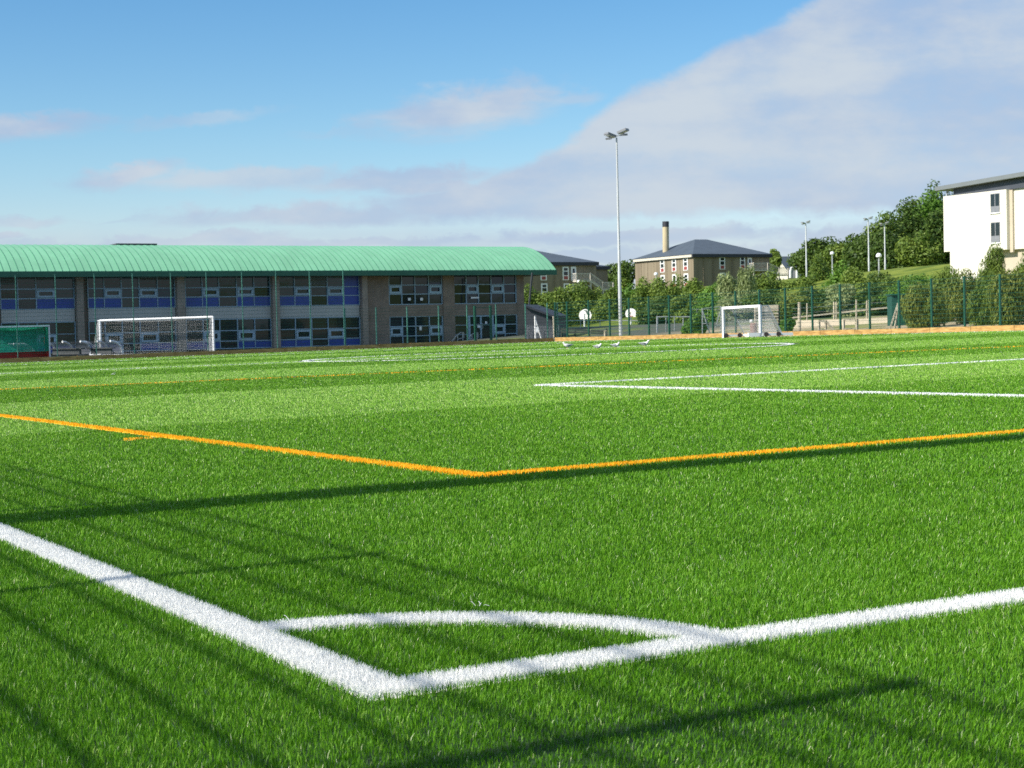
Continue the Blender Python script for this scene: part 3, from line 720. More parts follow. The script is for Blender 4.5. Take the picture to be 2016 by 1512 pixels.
net_quad(m, zoff(hp, Hh), zoff(hb, Hh), zoff(hb, .46), zoff(hp, .46), 26, 40, .011); net_quad(m, zoff(hp, .46)+dh*.35, zoff(hl, .46)+dh*.35, zoff(hl, Hh)+dh*.8, zoff(hp, Hh)+dh*.8, 60, 30, .010)
m.build('net', M['green_net'], HG)
# portable goal by the right fence
D3 = 83.
pn1 = at(1497.5, 663.2, D3); pf1 = at(1425, 665.2, D3+3.2)
Hp = at(1497.5, 600, D3)[2]-pn1[2]
dd = (pf1-pn1); dd /= np.linalg.norm(dd); dp = np.array([.98, .2, 0.])
PG = thing('football_goal', pn1, 'small white portable goal with wheels by the dark green fence', 'goal', 'white football goals')
for p in (pn1, pf1):
    m = MB(); m.bar(p, zoff(p, Hp), .13, .11); m.build('post', M['white_metal'], PG)
m = MB(); m.bar(zoff(pn1, Hp-.055), zoff(pf1, Hp-.055), .11, .13); m.build('crossbar', M['white_metal'], PG)
bk = 1.12
m = MB()
for p in (pn1, pf1):
    m.bar(zoff(p, Hp-.05)+dp*.06, zoff(p, Hp-.05)+dp*.42, .05); m.bar(zoff(p, Hp-.05)+dp*.42, zoff(p, .12)+dp*bk, .05)
m.build('back_stay', M['galv'], PG)
m = MB()
m.bar(zoff(pn1, .11)+dp*.06, zoff(pn1, .11)+dp*(bk+.55), .14, .14); m.bar(zoff(pf1, .11)+dp*.06, zoff(pf1, .11)+dp*(bk+.1), .10, .10); m.bar(zoff(pn1, .11)+dp*(bk), zoff(pf1, .11)+dp*bk, .12, .13)
m.build('ground_bar', M['white_metal'], PG)
m = MB(); q1 = zoff(pn1, .12)-dp*.64; m.bar(q1, zoff(pn1, .12)-dp*.07, .16, .19); m.build('counterweight', M['white_metal'], PG)
for p, off in ((pn1, .28), (pn1, .92), (pf1, .12), (pf1, .85)):
    c = zoff(p, .12)+dp*off+np.array([0, -.1, 0]); m = MB(); m.tube([c-np.array([0, .06, 0]), c+np.array([0, .06, 0])], .115, 14); m.build('wheel', M['black'], PG, True)
m = MB(); up0, up1 = zoff(pn1, Hp-.1)+dp*.42, zoff(pf1, Hp-.1)+dp*.42
net_quad(m, up0, up1, zoff(pf1, .15)+dp*bk, zoff(pn1, .15)+dp*bk, 36, 18, .005); net_quad(m, zoff(pn1, Hp-.1), zoff(pf1, Hp-.1), up1, up0, 36, 4, .005)
for p in (pn1, pf1): net_quad(m, zoff(p, Hp-.1)+dp*.05, zoff(p, Hp-.1)+dp*.42, zoff(p, .15)+dp*bk, zoff(p, .15)+dp*.05, 9, 16, .005)
m.build('net', M['net'], PG)
# team shelters behind the fence
def shelter(xl, xr, ytop, ybot, Dq, label):
    p, q = at(xl, ybot, Dq), at(xr, ybot, Dq-1.4); hh = at(xl, ytop, Dq)[2]-p[2]; d = (q-p); d[2] = 0; L = np.linalg.norm(d); d /= L; nrm = np.array([-d[1], d[0], 0])
    p[2] = q[2] = (p[2]+q[2])/2
    root = thing('team_shelter', p, label, 'shelter', 'curved team shelters')
    pr = [(0, .55), (.1, .0)]; cur = []
    for i in range(11):
        t = math.pi/2*i/10; cur.append((.95*math.cos(t)-.05, hh*math.sin(t)))   # depth from the back, height
    m = MB()
    for (o0, z0), (o1, z1) in zip(cur, cur[1:]):
        m.quad(p-nrm*(-o0)+np.array([0, 0, z0]), p+d*L+nrm*o0+np.array([0, 0, z0]), p+d*L+nrm*o1+np.array([0, 0, z1]), p+nrm*o1+np.array([0, 0, z1]))
    m.build('cover', M['poly'], root)
    for s in (0, L*.5, L):
        m = MB()
        m.tube([p+d*s+nrm*o_+np.array([0, 0, z_]) for o_, z_ in cur], .07 if s else .06, 6); m.build('hoop', M['white_metal'], root, True)
    m = MB(); m.box(p+d*L/2+nrm*.3+np.array([0, 0, .35]), L-.2, .35, .06, d); m.box(p+d*L/2+nrm*.3+np.array([0, 0, .16]), L-.6, .06, .33, d); m.build('bench', M['dark_metal'], root)
shelter(18, 40, 677, 697, 106., 'curved clear team shelter seen through the green goal net')
shelter(90, 160, 673, 698, 104., 'curved clear team shelter between the green and the wide white goal')
shelter(166, 219, 672, 697, 103.2, 'curved clear team shelter half hidden by the wide white goal post')

# ------------------------------------------------------------------ floodlights and lamps
def floodlight(px, ytop, ybase, Dq, label, r0=.11, r1=.055, hs_=1., name='floodlight', group='floodlight masts', flip=1, z0=None):
    base = at(px, ybase, Dq)
    if z0 is not None: base[2] = z0
    zt_ = at(px, ytop, Dq)[2]
    root = thing(name, base, label, 'floodlight', group)
    t = np.array([base[0], base[1], zt_])
    m = MB(); m.tube([base-np.array([0, 0, .3]), base+(t-base)*.33, base+(t-base)*.335, base+(t-base)*.97, t], [r0, r0*.86, r0*.76, r1*1.1, r1], 12); m.build('mast', M['galv_pole'], root, True)
    m = MB(); m.bar(t+np.array([-.42, 0, .06])*hs_, t+np.array([.42, 0, .16])*hs_, .06*hs_); m.build('cross_arm', M['galv'], root)
    for sx_, dz_ in ((-1, .12), (1, .34)):
        c = t+np.array([sx_*.40*hs_, -.05*hs_, dz_*hs_])
        ax = np.array([.86*sx_, -.5, 0]); ay = np.array([.5, .86*sx_, 0])
        m = MB(); tilt = np.array([ax[0], ax[1], .30]); n_ = np.cross(tilt, np.array([-ax[1], ax[0], 0]))
        m.box(c+np.array([0, 0, .05])*hs_, .62*hs_, .5*hs_, .13*hs_, tilt, (-ax[1], ax[0], 0)); hd = m.build('lamp_head', M['lamp_grey'], root)
        m = MB(); m.box(c+np.array([0, 0, -.035])*hs_, .54*hs_, .42*hs_, .03*hs_, tilt, (-ax[1], ax[0], 0)); m.build('lens', M['white_metal'], hd)
        m = MB(); cc_ = c+np.array([.10*sx_, 0, -.17])*hs_; m.box(cc_, .36*hs_, .2*hs_, .10*hs_, (1, 0, .05)); m.bar(cc_, c, .05*hs_); m.build('control_box', M['lamp_grey'], root)
    return root
FL = floodlight(1222, 271, 664, 104.2, 'tall galvanised floodlight mast standing at the fence by the white backboards', .115, .05, 1.0)
for px, yt, yb, Dq, lab, s in ((1588, 441, 545, 238., 'distant floodlight mast before the grey gabled house', 1.1), (1711, 433, 545, 236., 'taller of the two distant floodlight masts near the wooded hill', 1.1), (1743, 443, 545, 236., 'distant floodlight mast rising closest to the white building', 1.1)):
    floodlight(px, yt, yb, Dq, lab, .13, .075, s*.8, group='distant floodlight masts')
# mast beside the near touchline (its shadow crosses the pitch)
nb = WG(4.40, -3.75)
RT = thing('floodlight', nb, 'galvanised mast outside the near touchline whose long shadow crosses the pitch', 'floodlight', 'floodlight masts')
m = MB(); m.tube([nb-np.array([0, 0, .2]), nb+np.array([0, 0, 5]), nb+np.array([0, 0, 5.03]), nb+np.array([0, 0, 13.5])], [.25, .23, .20, .10], 14); m.build('mast', M['galv_pole'], RT, True)
m = MB(); m.bar(nb+np.array([-.5, 0, 13.45]), nb+np.array([.5, 0, 13.45]), .07); m.box(nb+np.array([-.5, 0, 13.6]), .6, .5, .14); m.box(nb+np.array([.5, 0, 13.6]), .6, .5, .14); m.build('lamp_head', M['lamp_grey'], RT)
def globe_lamp(px, ytop, ybase, Dq, label, hw):
    base = at(px, ybase, Dq); base[2] = min(base[2], terrain(base[0], base[1])); tz = at(px, ytop, Dq)[2]
    root = thing('lamp_post', base, label, 'lamp post', 'mushroom lamp posts')
    s = hw*Dq/F; t = np.array([base[0], base[1], tz])
    m = MB(); m.tube([base, t-np.array([0, 0, s*1.1])], [.09, .06], 8); m.build('pole', M['galv'], root, True)
    m = MB(); rr = []
    for i in range(9):
        u_ = i/8; ang = u_*math.pi*.62; rr.append((s*math.sin(ang)+.004, -s*1.05*(1-math.cos(ang))))
    m.tube([t+np.array([0, 0, z_]) for r_, z_ in rr], [r_ for r_, z_ in rr], 14); m.build('lamp_shade', M['white_metal'], root, True)
globe_lamp(1731, 498, 560, 150, 'white mushroom lamp on a pole at the grass bank', 5.5)
globe_lamp(1639, 495, 545, 190, 'white mushroom lamp on a pole against the dark bushes', 4.)
globe_lamp(1292, 536, 570, 230, 'white mushroom lamp in front of the sunlit concrete wall', 4.)
globe_lamp(1140, 551, 580, 240, 'white mushroom lamp under the balcony of the shaded block', 3.6)

# ------------------------------------------------------------------ concrete blocks on the hill
def face_xy(C, d, px): return C[:2]+d*on_line(C[:2], d, px, 540)
def tall_window(root, C, d, nrm, px0, px1, y0, y1, Dq, kind=0):
    """narrow window: white frame, two dark panes, red panel at the foot"""
    p, q = face_xy(C, d, px0), face_xy(C, d, px1)
    z1 = ray((px0+px1)/2, y0)[2]*((p+q)/2)[1]+EYE; z0 = ray((px0+px1)/2, y1)[2]*((p+q)/2)[1]+EYE
    dn = np.append(nrm, 0); P = np.append(p, 0); Q = np.append(q, 0); up = np.array([0, 0, 1.])
    dv = (Q-P)/np.linalg.norm(Q-P); w = np.linalg.norm(Q-P)
    def slab(s0, s1, a, b_, o0, o1, mm, name, par):
        m = MB(); A_ = P+dv*s0; B_ = P+dv*s1
        m.hexa([A_+dn*o0+up*a, B_+dn*o0+up*a, B_+dn*o1+up*a, A_+dn*o1+up*a], [A_+dn*o0+up*b_, B_+dn*o0+up*b_, B_+dn*o1+up*b_, A_+dn*o1+up*b_]); return m.build(name, mm, par)
    H_ = z1-z0
    if kind == 'door':
        o = slab(0, w, z0, z1, -.02, .08, M['white_paint'], 'door', root); slab(w*.3, w*.72, z0+H_*.55, z0+H_*.85, .082, .1, M['glass'], 'pane', o); return
    o = slab(0, w, z0, z1, -.02, .07, M['white_paint'], 'window', root)
    slab(w*.2, w*.8, z0+H_*.70, z0+H_*.90, .072, .09, M['glass'], 'pane', o); slab(w*.17, w*.83, z0+H_*.36, z0+H_*.63, .072, .09, M['glass'], 'pane', o)
    slab(w*.17, w*.83, z0+H_*.05, z0+H_*.30, .072, .09, M['red_panel'], 'panel', o)
def ribbed(m, C, d, nrm, L, z0, z1, step=1.9, w=.12):
    dn = np.append(nrm, 0); d3 = np.append(d, 0); k = int(L/step)
    for i in range(1, k):
        p = np.append(C[:2]+d*(L*i/k), 0); m.hexa([p-d3*w/2+dn*-.02+[0, 0, z0], p+d3*w/2+dn*-.02+[0, 0, z0], p+d3*w/2+dn*.06+[0, 0, z0], p-d3*w/2+dn*.06+[0, 0, z0]], [p-d3*w/2+dn*-.02+[0, 0, z1], p+d3*w/2+dn*-.02+[0, 0, z1], p+d3*w/2+dn*.06+[0, 0, z1], p-d3*w/2+dn*.06+[0, 0, z1]])
def fire_escape(root, C, d, nrm, px0, px1, ytop, yflr, Dq, stair_px, yland):
    dn = np.append(nrm, 0); up = np.array([0, 0, 1.])
    p, q = np.append(face_xy(C, d, px0), 0), np.append(face_xy(C, d, px1), 0); dv = (q-p)/np.linalg.norm(q-p); L = np.linalg.norm(q-p)
    zf = ray((px0+px1)/2, yflr)[2]*p[1]+EYE; zt2 = zf+1.15; dep = 1.5
    m = MB(); m.hexa([p+up*(zf-.22), q+up*(zf-.22), q+dn*dep+up*(zf-.22), p+dn*dep+up*(zf-.22)], [p+up*zf, q+up*zf, q+dn*dep+up*zf, p+dn*dep+up*zf]); fe = m.build('fire_escape', M['escape'], root)
    def rail(m, a, b_, za, zb_):
        n = max(2, int(np.linalg.norm(b_-a)/.22))
        m.bar(a+up*(za+1.1), b_+up*(zb_+1.1), .09); m.bar(a+up*(za+.12), b_+up*(zb_+.12), .07)
        for i in range(n+1):
            s = a+(b_-a)*i/n; z = za+(zb_-za)*i/n; m.bar(s+up*(z+.1), s+up*(z+1.1), .05)
    m = MB(); rail(m, p+dn*dep, q+dn*dep, zf, zf); rail(m, p, p+dn*dep, zf, zf); m.build('railing', M['escape'], fe)
    s_end = np.append(face_xy(C, d, stair_px), 0); zl = ray(stair_px, yland)[2]*s_end[1]+EYE
    m = MB()
    for o_ in (.2, dep-.1): m.bar(q+dn*o_+up*(zf-.1), s_end+dn*o_+up*(zl-.1), .09, .26)
    for i in range(10):
        c = q+(s_end-q)*(i+.5)/10+dn*(dep/2)+up*(zf+(zl-zf)*(i+.5)/10); m.box(c, .3, dep-.3, .05, dv)
    m.build('stair', M['escape'], fe)
    m = MB(); rail(m, q+dn*dep, s_end+dn*dep, zf, zl)
    e2 = s_end+dv*1.9; rail(m, s_end+dn*dep, e2+dn*dep, zl, zl); m.build('railing', M['escape'], fe)
    m = MB(); m.hexa([s_end+up*(zl-.2), e2+up*(zl-.2), e2+dn*dep+up*(zl-.2), s_end+dn*dep+up*(zl-.2)], [s_end+up*zl, e2+up*zl, e2+dn*dep+up*zl, s_end+dn*dep+up*zl]); m.build('landing', M['escape'], fe)
    m = MB()
    for s in (p+dv*.1, q): m.bar(s+dn*(dep-.1)+up*(zf-6), s+dn*(dep-.1)+up*(zf+1.2), .16)
    for s in (s_end, e2): m.bar(s+dn*(dep-.1)+up*(zl-4), s+dn*(dep-.1)+up*(zl+1.1), .14)
    mid = p+dv*L*.62+dn*dep; m.bar(mid-dv*L*.35+up*(zf-1.1), mid+up*(zf-.5), .12); m.bar(mid+dv*L*.35+up*(zf-1.1), mid+up*(zf-.5), .12)
    m.build('support', M['escape'], fe)
def hip(m, Cn, du_, dv_, Lu, Lv, z0, rise, ov, k0, k1, fasc=.55):
    """hip roof over the rectangle from Cn; ridge along dv between fractions k0 and k1"""
    c = lambda u_, v_, z: np.append(Cn[:2]+du_*u_+dv_*v_, z)
    e = [c(-ov, -ov, z0), c(-ov, Lv+ov, z0), c(Lu+ov, Lv+ov, z0), c(Lu+ov, -ov, z0)]; b_ = [q-np.array([0, 0, fasc]) for q in e]
    r0, r1 = c(Lu/2, Lv*k0, z0+rise), c(Lu/2, Lv*k1, z0+rise)
    m.add(e+[r0, r1], [(0, 1, 5, 4), (1, 2, 5), (2, 3, 4, 5), (3, 0, 4)], 0)
    m.add(e+b_, [(0, 4, 5, 1), (1, 5, 6, 2), (2, 6, 7, 3), (3, 7, 4, 0), (7, 6, 5, 4)], 1)
# block with the flue
D4 = 275.; c4 = at(1365, 500, D4); zg = terrain(c4[0], c4[1])-1.5
zev = c4[2]
Lv4 = on_line(c4[:2], V, 1515, 500); Lu4 = on_line(c4[:2], U, 1250, 505)
B2 = thing('concrete_block', np.append(c4[:2], zg), 'beige concrete block with slate hip roof and round flue', 'building', 'concrete blocks on the rise')
m = MB(); P = lambda u_, v_, z: np.append(c4[:2]+U*u_+V*v_, z)
m.hexa([P(0, 0, zg), P(0, Lv4, zg), P(Lu4, Lv4, zg), P(Lu4, 0, zg)], [P(0, 0, zev-.4), P(0, Lv4, zev-.4), P(Lu4, Lv4, zev-.4), P(Lu4, 0, zev-.4)])
ribbed(m, c4, V, -U, Lv4, zg, zev-.45); ribbed(m, c4, U, -V, Lu4, zg, zev-.45); m.build('wall', M['concrete'], B2)
m = MB(); rs4 = at(1390, 469, D4+Lu4*.45)[2]-zev; hip(m, c4, U, V, Lu4, Lv4, zev, rs4, .35, .42, .58); rf = m.build('roof', [M['slate'], M['slate_dark']], B2)
m = MB(); m.hexa([P(.02, -.38, zev-.5), P(.02, -.352, zev-.5), P(Lu4, -.352, zev-.5), P(Lu4, -.38, zev-.5)], [P(.02, -.38, zev-.1), P(.02, -.352, zev-.1), P(Lu4, -.352, zev-.1), P(Lu4, -.38, zev-.1)]); m.build('gutter', M['cream'], B2)
Df = D4+Lu4*.62; fb = at(1310.5, 500, Df); ft = at(1310.5, 436, Df); fm_ = at(1310.5, 447, Df); fr = 6.3*Df/F
m = MB(); m.tube([fb-np.array([0, 0, 3]), fm_], fr, 20); ch = m.build('flue', M['flue'], B2, True)
m = MB(); m.tube([fm_+np.array([0, 0, .01]), ft], fr*1.03, 20); m.build('flue_cap', M['slate_dark'], ch, True)
for x0, x1, ya, yb in ((1300.5, 1309, 510, 536.5), (1323.5, 1332, 508.5, 534.5), (1346, 1355, 506.5, 532.5), (1301, 1309, 541.5, 567), (1324, 1332, 540, 566), (1346.5, 1355.5, 538.5, 565)):
    tall_window(B2, c4, U, -V, x0, x1, ya, yb, D4)
for x0, x1, ya, yb in ((1416.5, 1427.5, 505, 530.5), (1457, 1467, 504.5, 529.5), (1417, 1428, 537, 563)): tall_window(B2, c4, V, -U, x0, x1, ya, yb, D4)
tall_window(B2, c4, V, -U, 1472, 1480, 507, 531, D4, 'door'); tall_window(B2, c4, V, -U, 1472, 1480, 537, 561, D4, 'door')
fire_escape(B2, c4, V, -U, 1473, 1502, 515, 531.5, D4, 1524, 541)
# shaded block further left, partly behind the school roof
D5 = 262.; c5 = at(985, 519, D5); L5 = on_line(c5[:2], V, 1173.5, 520); Lu5 = 17.; zev5 = at(1086, 516, (c5[:2]+V*on_line(c5[:2], V, 1086, 520))[1])[2]; zg5 = zev5-7.5
B1 = thing('concrete_block', np.append(c5[:2]+V*L5*.5, zg5), 'shaded concrete block with grey roof behind the school roof', 'building', 'concrete blocks on the rise')
m = MB(); P5 = lambda u_, v_, z: np.append(c5[:2]+U*u_+V*v_, z)
m.hexa([P5(0, 0, zg5), P5(0, L5, zg5), P5(Lu5, L5, zg5), P5(Lu5, 0, zg5)], [P5(0, 0, zev5-.4), P5(0, L5, zev5-.4), P5(Lu5, L5, zev5-.4), P5(Lu5, 0, zev5-.4)])
Lx = on_line(c5[:2]+U*6, V, 1196, 520)
m.hexa([P5(6, L5, zg5), P5(6, Lx, zg5), P5(Lu5, Lx, zg5), P5(Lu5, L5, zg5)], [P5(6, L5, zev5-.5), P5(6, Lx, zev5-.5), P5(Lu5, Lx, zev5-.5), P5(Lu5, L5, zev5-.5)])
ribbed(m, c5, V, -U, L5, zg5, zev5-.45); m.build('wall', M['concrete'], B1)
rs5 = at(1050, 488.5, D5+L5*.2+8)[2]-zev5
m = MB(); hip(m, c5, U, V, Lu5, L5, zev5, rs5, .35, .30, .52); hip(m, np.append(c5[:2]+U*6+V*(L5-4), 0), U, V, Lu5-6, Lx-L5+4, zev5-.4, rs5*.45, .3, .2, .5); m.build('roof', [M['slate'], M['slate_dark']], B1)
for x0, x1, ya, yb in ((1064, 1076, 526, 552), (1107.5, 1119.5, 525, 551.5), (1064.5, 1077, 558, 583), (1109, 1120.5, 558, 582)): tall_window(B1, c5, V, -U, x0, x1, ya, yb, D5)
tall_window(B1, c5, V, -U, 1124, 1134, 525, 552.5, D5, 'door'); tall_window(B1, c5, V, -U, 1125.5, 1136, 558, 583, D5, 'door')
fire_escape(B1, c5, V, -U, 1125, 1153.5, 537, 552.5, D5, 1178, 570)
# white building on the right
D6 = 150.; c6 = at(1857, 387, D6); zt6 = c6[2]; zg6 = terrain(c6[0], c6[1])-1
WB = thing('white_building', np.append(c6[:2], zg6), 'white rendered building with raised grey roof and two narrow windows', 'building')
P6 = lambda u_, v_, z: np.append(c6[:2]-U*u_+V*v_, z)       # u towards the camera side
zz = lambda px, py, u_=0.: ray(px, py)[2]*(c6[:2]-U*u_)[1]+EYE
uu = lambda px: on_line(c6[:2], -U, px, 450)
u_b0, u_b1, u_r = uu(1982), uu(1988), uu(2150)
z_ov = zz(1857, 496); z_b = zz(1984, 491, u_b0)
m = MB()
def wbx(m, u0, u1, v0, v1, z0, z1): m.hexa([P6(u0, v0, z0), P6(u0, v1, z0), P6(u1, v1, z0), P6(u1, v0, z0)][::-1], [P6(u0, v0, z1), P6(u0, v1, z1), P6(u1, v1, z1), P6(u1, v0, z1)][::-1])
u_w = uu(1948)
wbx(m, 0, u_b0, 0, 12, z_ov, zt6); wbx(m, .75, u_w, .0, 11.5, zg6, z_ov-.002); wbx(m, u_w, u_b0, 0., 11.5, z_b, z_ov-.002)
wbx(m, u_b0, u_r, .55, 12, z_b, zt6); m.build('wall', M['white_render'], WB)
m = MB(); wbx(m, u_w+.01, u_r, .9, 11, zg6, z_b-.003); m.build('lower_wall', M['beige_render'], WB)
m = MB(); wbx(m, u_b0+.005, u_b1, .35, .53, z_b-.25, zt6-.05); m.build('recess', M['beige_render'], WB)
ztop = zz(1870, 373, .5)
# mono-pitch roof slab rising to the right
zA = zz(1845, 367); u_a = -.75; zB = ray(2016, 339)[2]*(c6[:2]-U*uu(2016))[1]+EYE; sl = (zB-zA)/(uu(2016)-u_a)
zC = zA+sl*(u_r-u_a)
m = MB(); zq0, zq1 = zA-.362+sl*(.9-u_a), zC-.362
m.hexa([P6(.9, .35, zt6+.003), P6(.9, 11.5, zt6+.003), P6(u_r, 11.5, zt6+.003), P6(u_r, .35, zt6+.003)][::-1], [P6(.9, .35, zq0), P6(.9, 11.5, zq0), P6(u_r, 11.5, zq1), P6(u_r, .35, zq1)][::-1]); m.build('clerestory', M['clerestory'], WB)
m = MB(); m.hexa([P6(u_a, -.3, zA-.36), P6(u_a, 12.5, zA-.36), P6(u_r, 12.5, zC-.36), P6(u_r, -.3, zC-.36)][::-1], [P6(u_a, -.3, zA), P6(u_a, 12.5, zA), P6(u_r, 12.5, zC), P6(u_r, -.3, zC)][::-1]); m.build('roof', M['roof_slab'], WB)
m = MB(); m.bar(P6(.25, .2, zt6-.02), P6(.25, .2, zA+.1), .1); m.build('roof_post', M['galv'], WB)
for ya, yb in ((381.5, 419), (438, 478)):
    u0, u1 = uu(1951), uu(1969); z1, z0 = zz(1960, ya, u0), zz(1960, yb, u0)
    m = MB(); wbx(m, u0, u1, -.03, .02, z0, z1); o = m.build('window', M['lamp_grey'], WB)
    um = (u0+u1)/2
    for a_2, b_2 in ((u0+.05, um-.05), (um+.05, u1-.05)):
        m = MB(); wbx(m, a_2, b_2, -.045, -.032, z0+(z1-z0)*.34, z1-.06); m.build('pane', M['glass'], o)
    m = MB(); wbx(m, u0+.05, u1-.05, -.046, -.032, z0+.05, z0+(z1-z0)*.30); m.build('panel', M['lamp_grey'], o)
    m = MB(); wbx(m, u0-.06, u1+.06, -.10, .02, z0-.1, z0-.003); m.build('sill', M['white_paint'], o)
# two small houses beyond
def house(px0, px1, yeave, yridge, Dq, mr, mw, label, gable=False):
    c = at(px0, yeave, Dq); L = on_line(c[:2], V, px1, yeave); zz_ = c[2]; zr_ = at((px0+px1)/2, yridge, Dq)[2]; z0 = terrain(c[0], c[1])-1
    root = thing('house', np.append(c[:2], z0), label, 'house', 'houses beyond the hedge'); dpt = 7.
    Pq = lambda u_, v_, z: np.append(c[:2]+U*u_+V*v_, z)
    m = MB(); m.hexa([Pq(0, 0, z0), Pq(0, L, z0), Pq(dpt, L, z0), Pq(dpt, 0, z0)], [Pq(0, 0, zz_), Pq(0, L, zz_), Pq(dpt, L, zz_), Pq(dpt, 0, zz_)])
    if not gable: m.add([Pq(0, 0, zz_), Pq(dpt, 0, zz_), Pq(dpt/2, 0, zr_-.1), Pq(0, L, zz_), Pq(dpt, L, zz_), Pq(dpt/2, L, zr_-.1)], [(0, 2, 1), (3, 4, 5)])
    m.build('wall', mw, root)
    m = MB()
    for s0, s1 in ((-.3, dpt/2), (dpt+.3, dpt/2)):
        m.hexa([Pq(s0, -.2, zz_-.12), Pq(s0, L+.2, zz_-.12), Pq(s1, L+.2, zr_-.12), Pq(s1, -.2, zr_-.12)], [Pq(s0, -.2, zz_+.05), Pq(s0, L+.2, zz_+.05), Pq(s1, L+.2, zr_+.05), Pq(s1, -.2, zr_+.05)])
    m.build('roof', mr, root)
    return root, c, Pq
house(1533, 1563, 533, 513, 345., M['red_tiles'], M['cream'], 'house with orange tiled roof beyond the hedge')
h2, ch_, Pq = house(1552, 1592, 534, 503, 335., M['slate'], M['cream'], 'house with grey roof and white arched dormer')
# arched dormer
dm = [at(x_, y_, 333.) for x_, y_ in ((1556, 547), (1556, 534), (1558, 528), (1562, 524), (1566, 528), (1569, 534), (1569, 547))]
m = MB(); m.tube(dm, .24, 8); dd_ = m.build('dormer', M['white_paint'], h2)
m = MB(); n_ = len(dm); m.add(dm+[q+np.array([0, 1.5, 0]) for q in dm], [tuple(range(n_))[::-1]]+[(i, i+1, i+1+n_, i+n_) for i in range(n_-1)]); m.build('dormer_wall', M['lamp_grey'], dd_)

# ------------------------------------------------------------------ things behind the right fence
def tz(p): return terrain(p[0], p[1])
def backboard(px, py, wpx, Dq, label, facing):
    c = at(px, py, Dq); w = wpx*Dq/F; base = np.array([c[0], c[1]+.5, tz(c)]); h_ = w*.72
    root = thing('basketball_hoop', base, label, 'basketball hoop', 'basketball hoops on the court')
    pts = [(-.5, -.12), (-.42, -.42), (.42, -.42), (.5, -.12)]
    for i in range(1, 12):
        t = math.pi*i/12; pts.append((.5*math.cos(t), -.12+.60*math.sin(t)))
    m = MB(); n_ = len(pts); q = [c+np.array([x_*w*.93, -x_*w*.5, z_*h_*1.15]) for x_, z_ in pts]
    m.add(q+[p+np.array([.02, .05, 0]) for p in q], [tuple(range(n_)), tuple(range(2*n_-1, n_-1, -1))]+[(i, (i+1) % n_+0, (i+1) % n_+n_, i+n_)[::-1] for i in range(n_)]); m.build('backboard', M['white_paint'], root)
    sgn = -.1 if facing == 'back' else .3
    m = MB(); xo = -.08*w if facing == 'back' else .02*w
    m.bar(base+np.array([xo, 0, -.2]) if facing != 'back' else np.array([c[0]+xo, c[1]-.5, base[2]-.2]), np.array([c[0]+xo, c[1]+(.5 if facing != 'back' else -.5), c[2]+.05]), .12); m.build('pole', M['white_metal'], root)
    m = MB()
    if facing == 'back':
        m.bar(np.array([c[0]+xo, c[1]-.5, c[2]+.3*w]), c+np.array([.1*w, -.03, .3*w]), .06); m.bar(np.array([c[0]+.02*w, c[1]-.45, c[2]+.28*w]), c+np.array([.36*w, -.03, -.3*w]), .07); m.build('bracket', M['green_fascia'], root)
    else:
        for a, b_ in (((-.1, -.3), (-.1, .02)), ((.1, -.3), (.1, .02)), ((-.1, .02), (.1, .02)), ((-.1, -.3), (.1, -.3))):
            m.bar(c+np.array([a[0]*w, -.02, a[1]*w]), c+np.array([b_[0]*w, -.02, b_[1]*w]), .04)
        m.build('target_square', M['brown_box'], root)
        m = MB(); t_ = [c+np.array([.16*w*math.cos(k*math.pi/6), -.25+.2*math.sin(k*math.pi/6), -.3*w]) for k in range(13)]; m.tube(t_, .03, 6, cap=False); m.build('rim', M['red_board'], root)
backboard(1152, 619, 26, 165., 'white fan shaped backboard seen from behind', 'back')
backboard(1242, 616, 23, 185., 'white fan shaped backboard facing us beside the tall mast', 'front')
def bars(name, px0, px1, ytop, ybot, Dq, step, mm, label, cat, w=.03, rails=(0., 1.), px_posts=None, D2=None):
    D2 = D2 or Dq; p0, p1 = at(px0, ybot, Dq), at(px1, ybot, D2); t0, t1 = at(px0, ytop, Dq), at(px1, ytop, D2)
    g0, g1 = min(p0[2], tz(p0)), min(p1[2], tz(p1)); p0[2], p1[2] = g0, g1
    root = thing(name, p0, label, cat)
    m = MB(); L = np.linalg.norm(p1-p0); n_ = max(2, int(L/step))
    for i in range(1, n_):
        s = i/n_; a = p0+(p1-p0)*s; b_ = t0+(t1-t0)*s; m.bar(a+(b_-a)*.02, b_, w)
    m.build('bars', mm, root)
    for s in (0, 1):
        m = MB(); a = (p0, p1)[s]; b_ = (t0, t1)[s]; m.bar(a, b_, w*2.2); m.build('post', mm, root)
    m = MB()
    for r_ in rails:
        r_ = .06+.9*r_; m.bar(p0+(t0-p0)*r_, p1+(t1-p1)*r_, w*1.5)
    m.build('rail', mm, root); return root
bars('palisade_fence', 1038, 1100, 640, 668, 112., .14, M['lamp_grey'], 'grey palisade fence beside the school corner', 'fence', .018, D2=116)
bars('palisade_fence', 1294, 1362, 622, 659, 118., .5, M['galv'], 'pale steel bar panel behind the fence between bushes', 'fence', .04)
bars('court_fence', 1105, 1296, 630, 652, 150., 1.6, M['galv'], 'pale thin posted fence around the basketball court', 'fence', .05)
bars('court_fence', 1362, 1424, 607, 657, 128., .35, M['galv'], 'tall grey mesh court fence behind the bush', 'fence', .012)
r_ = thing('timber_rail', at(1104, 652, 119.), 'low dark timber rail fence crossing behind the mesh', 'rail fence'); r_['_o'] = tuple(at(1104, 652, 119.))
m = MB()
for y0, y1 in ((648, 653), (653.5, 657)): m.bar(at(1104, y0, 119.), at(1196, y1, 119.), .07, .14)
m.build('rail', M['dark_timber'], r_)
for x_ in (1106, 1132, 1160, 1194):
    m = MB(); m.bar(at(x_, 647, 119.3), at(x_, 668, 119.3), .1); m.build('post', M['dark_timber'], r_)
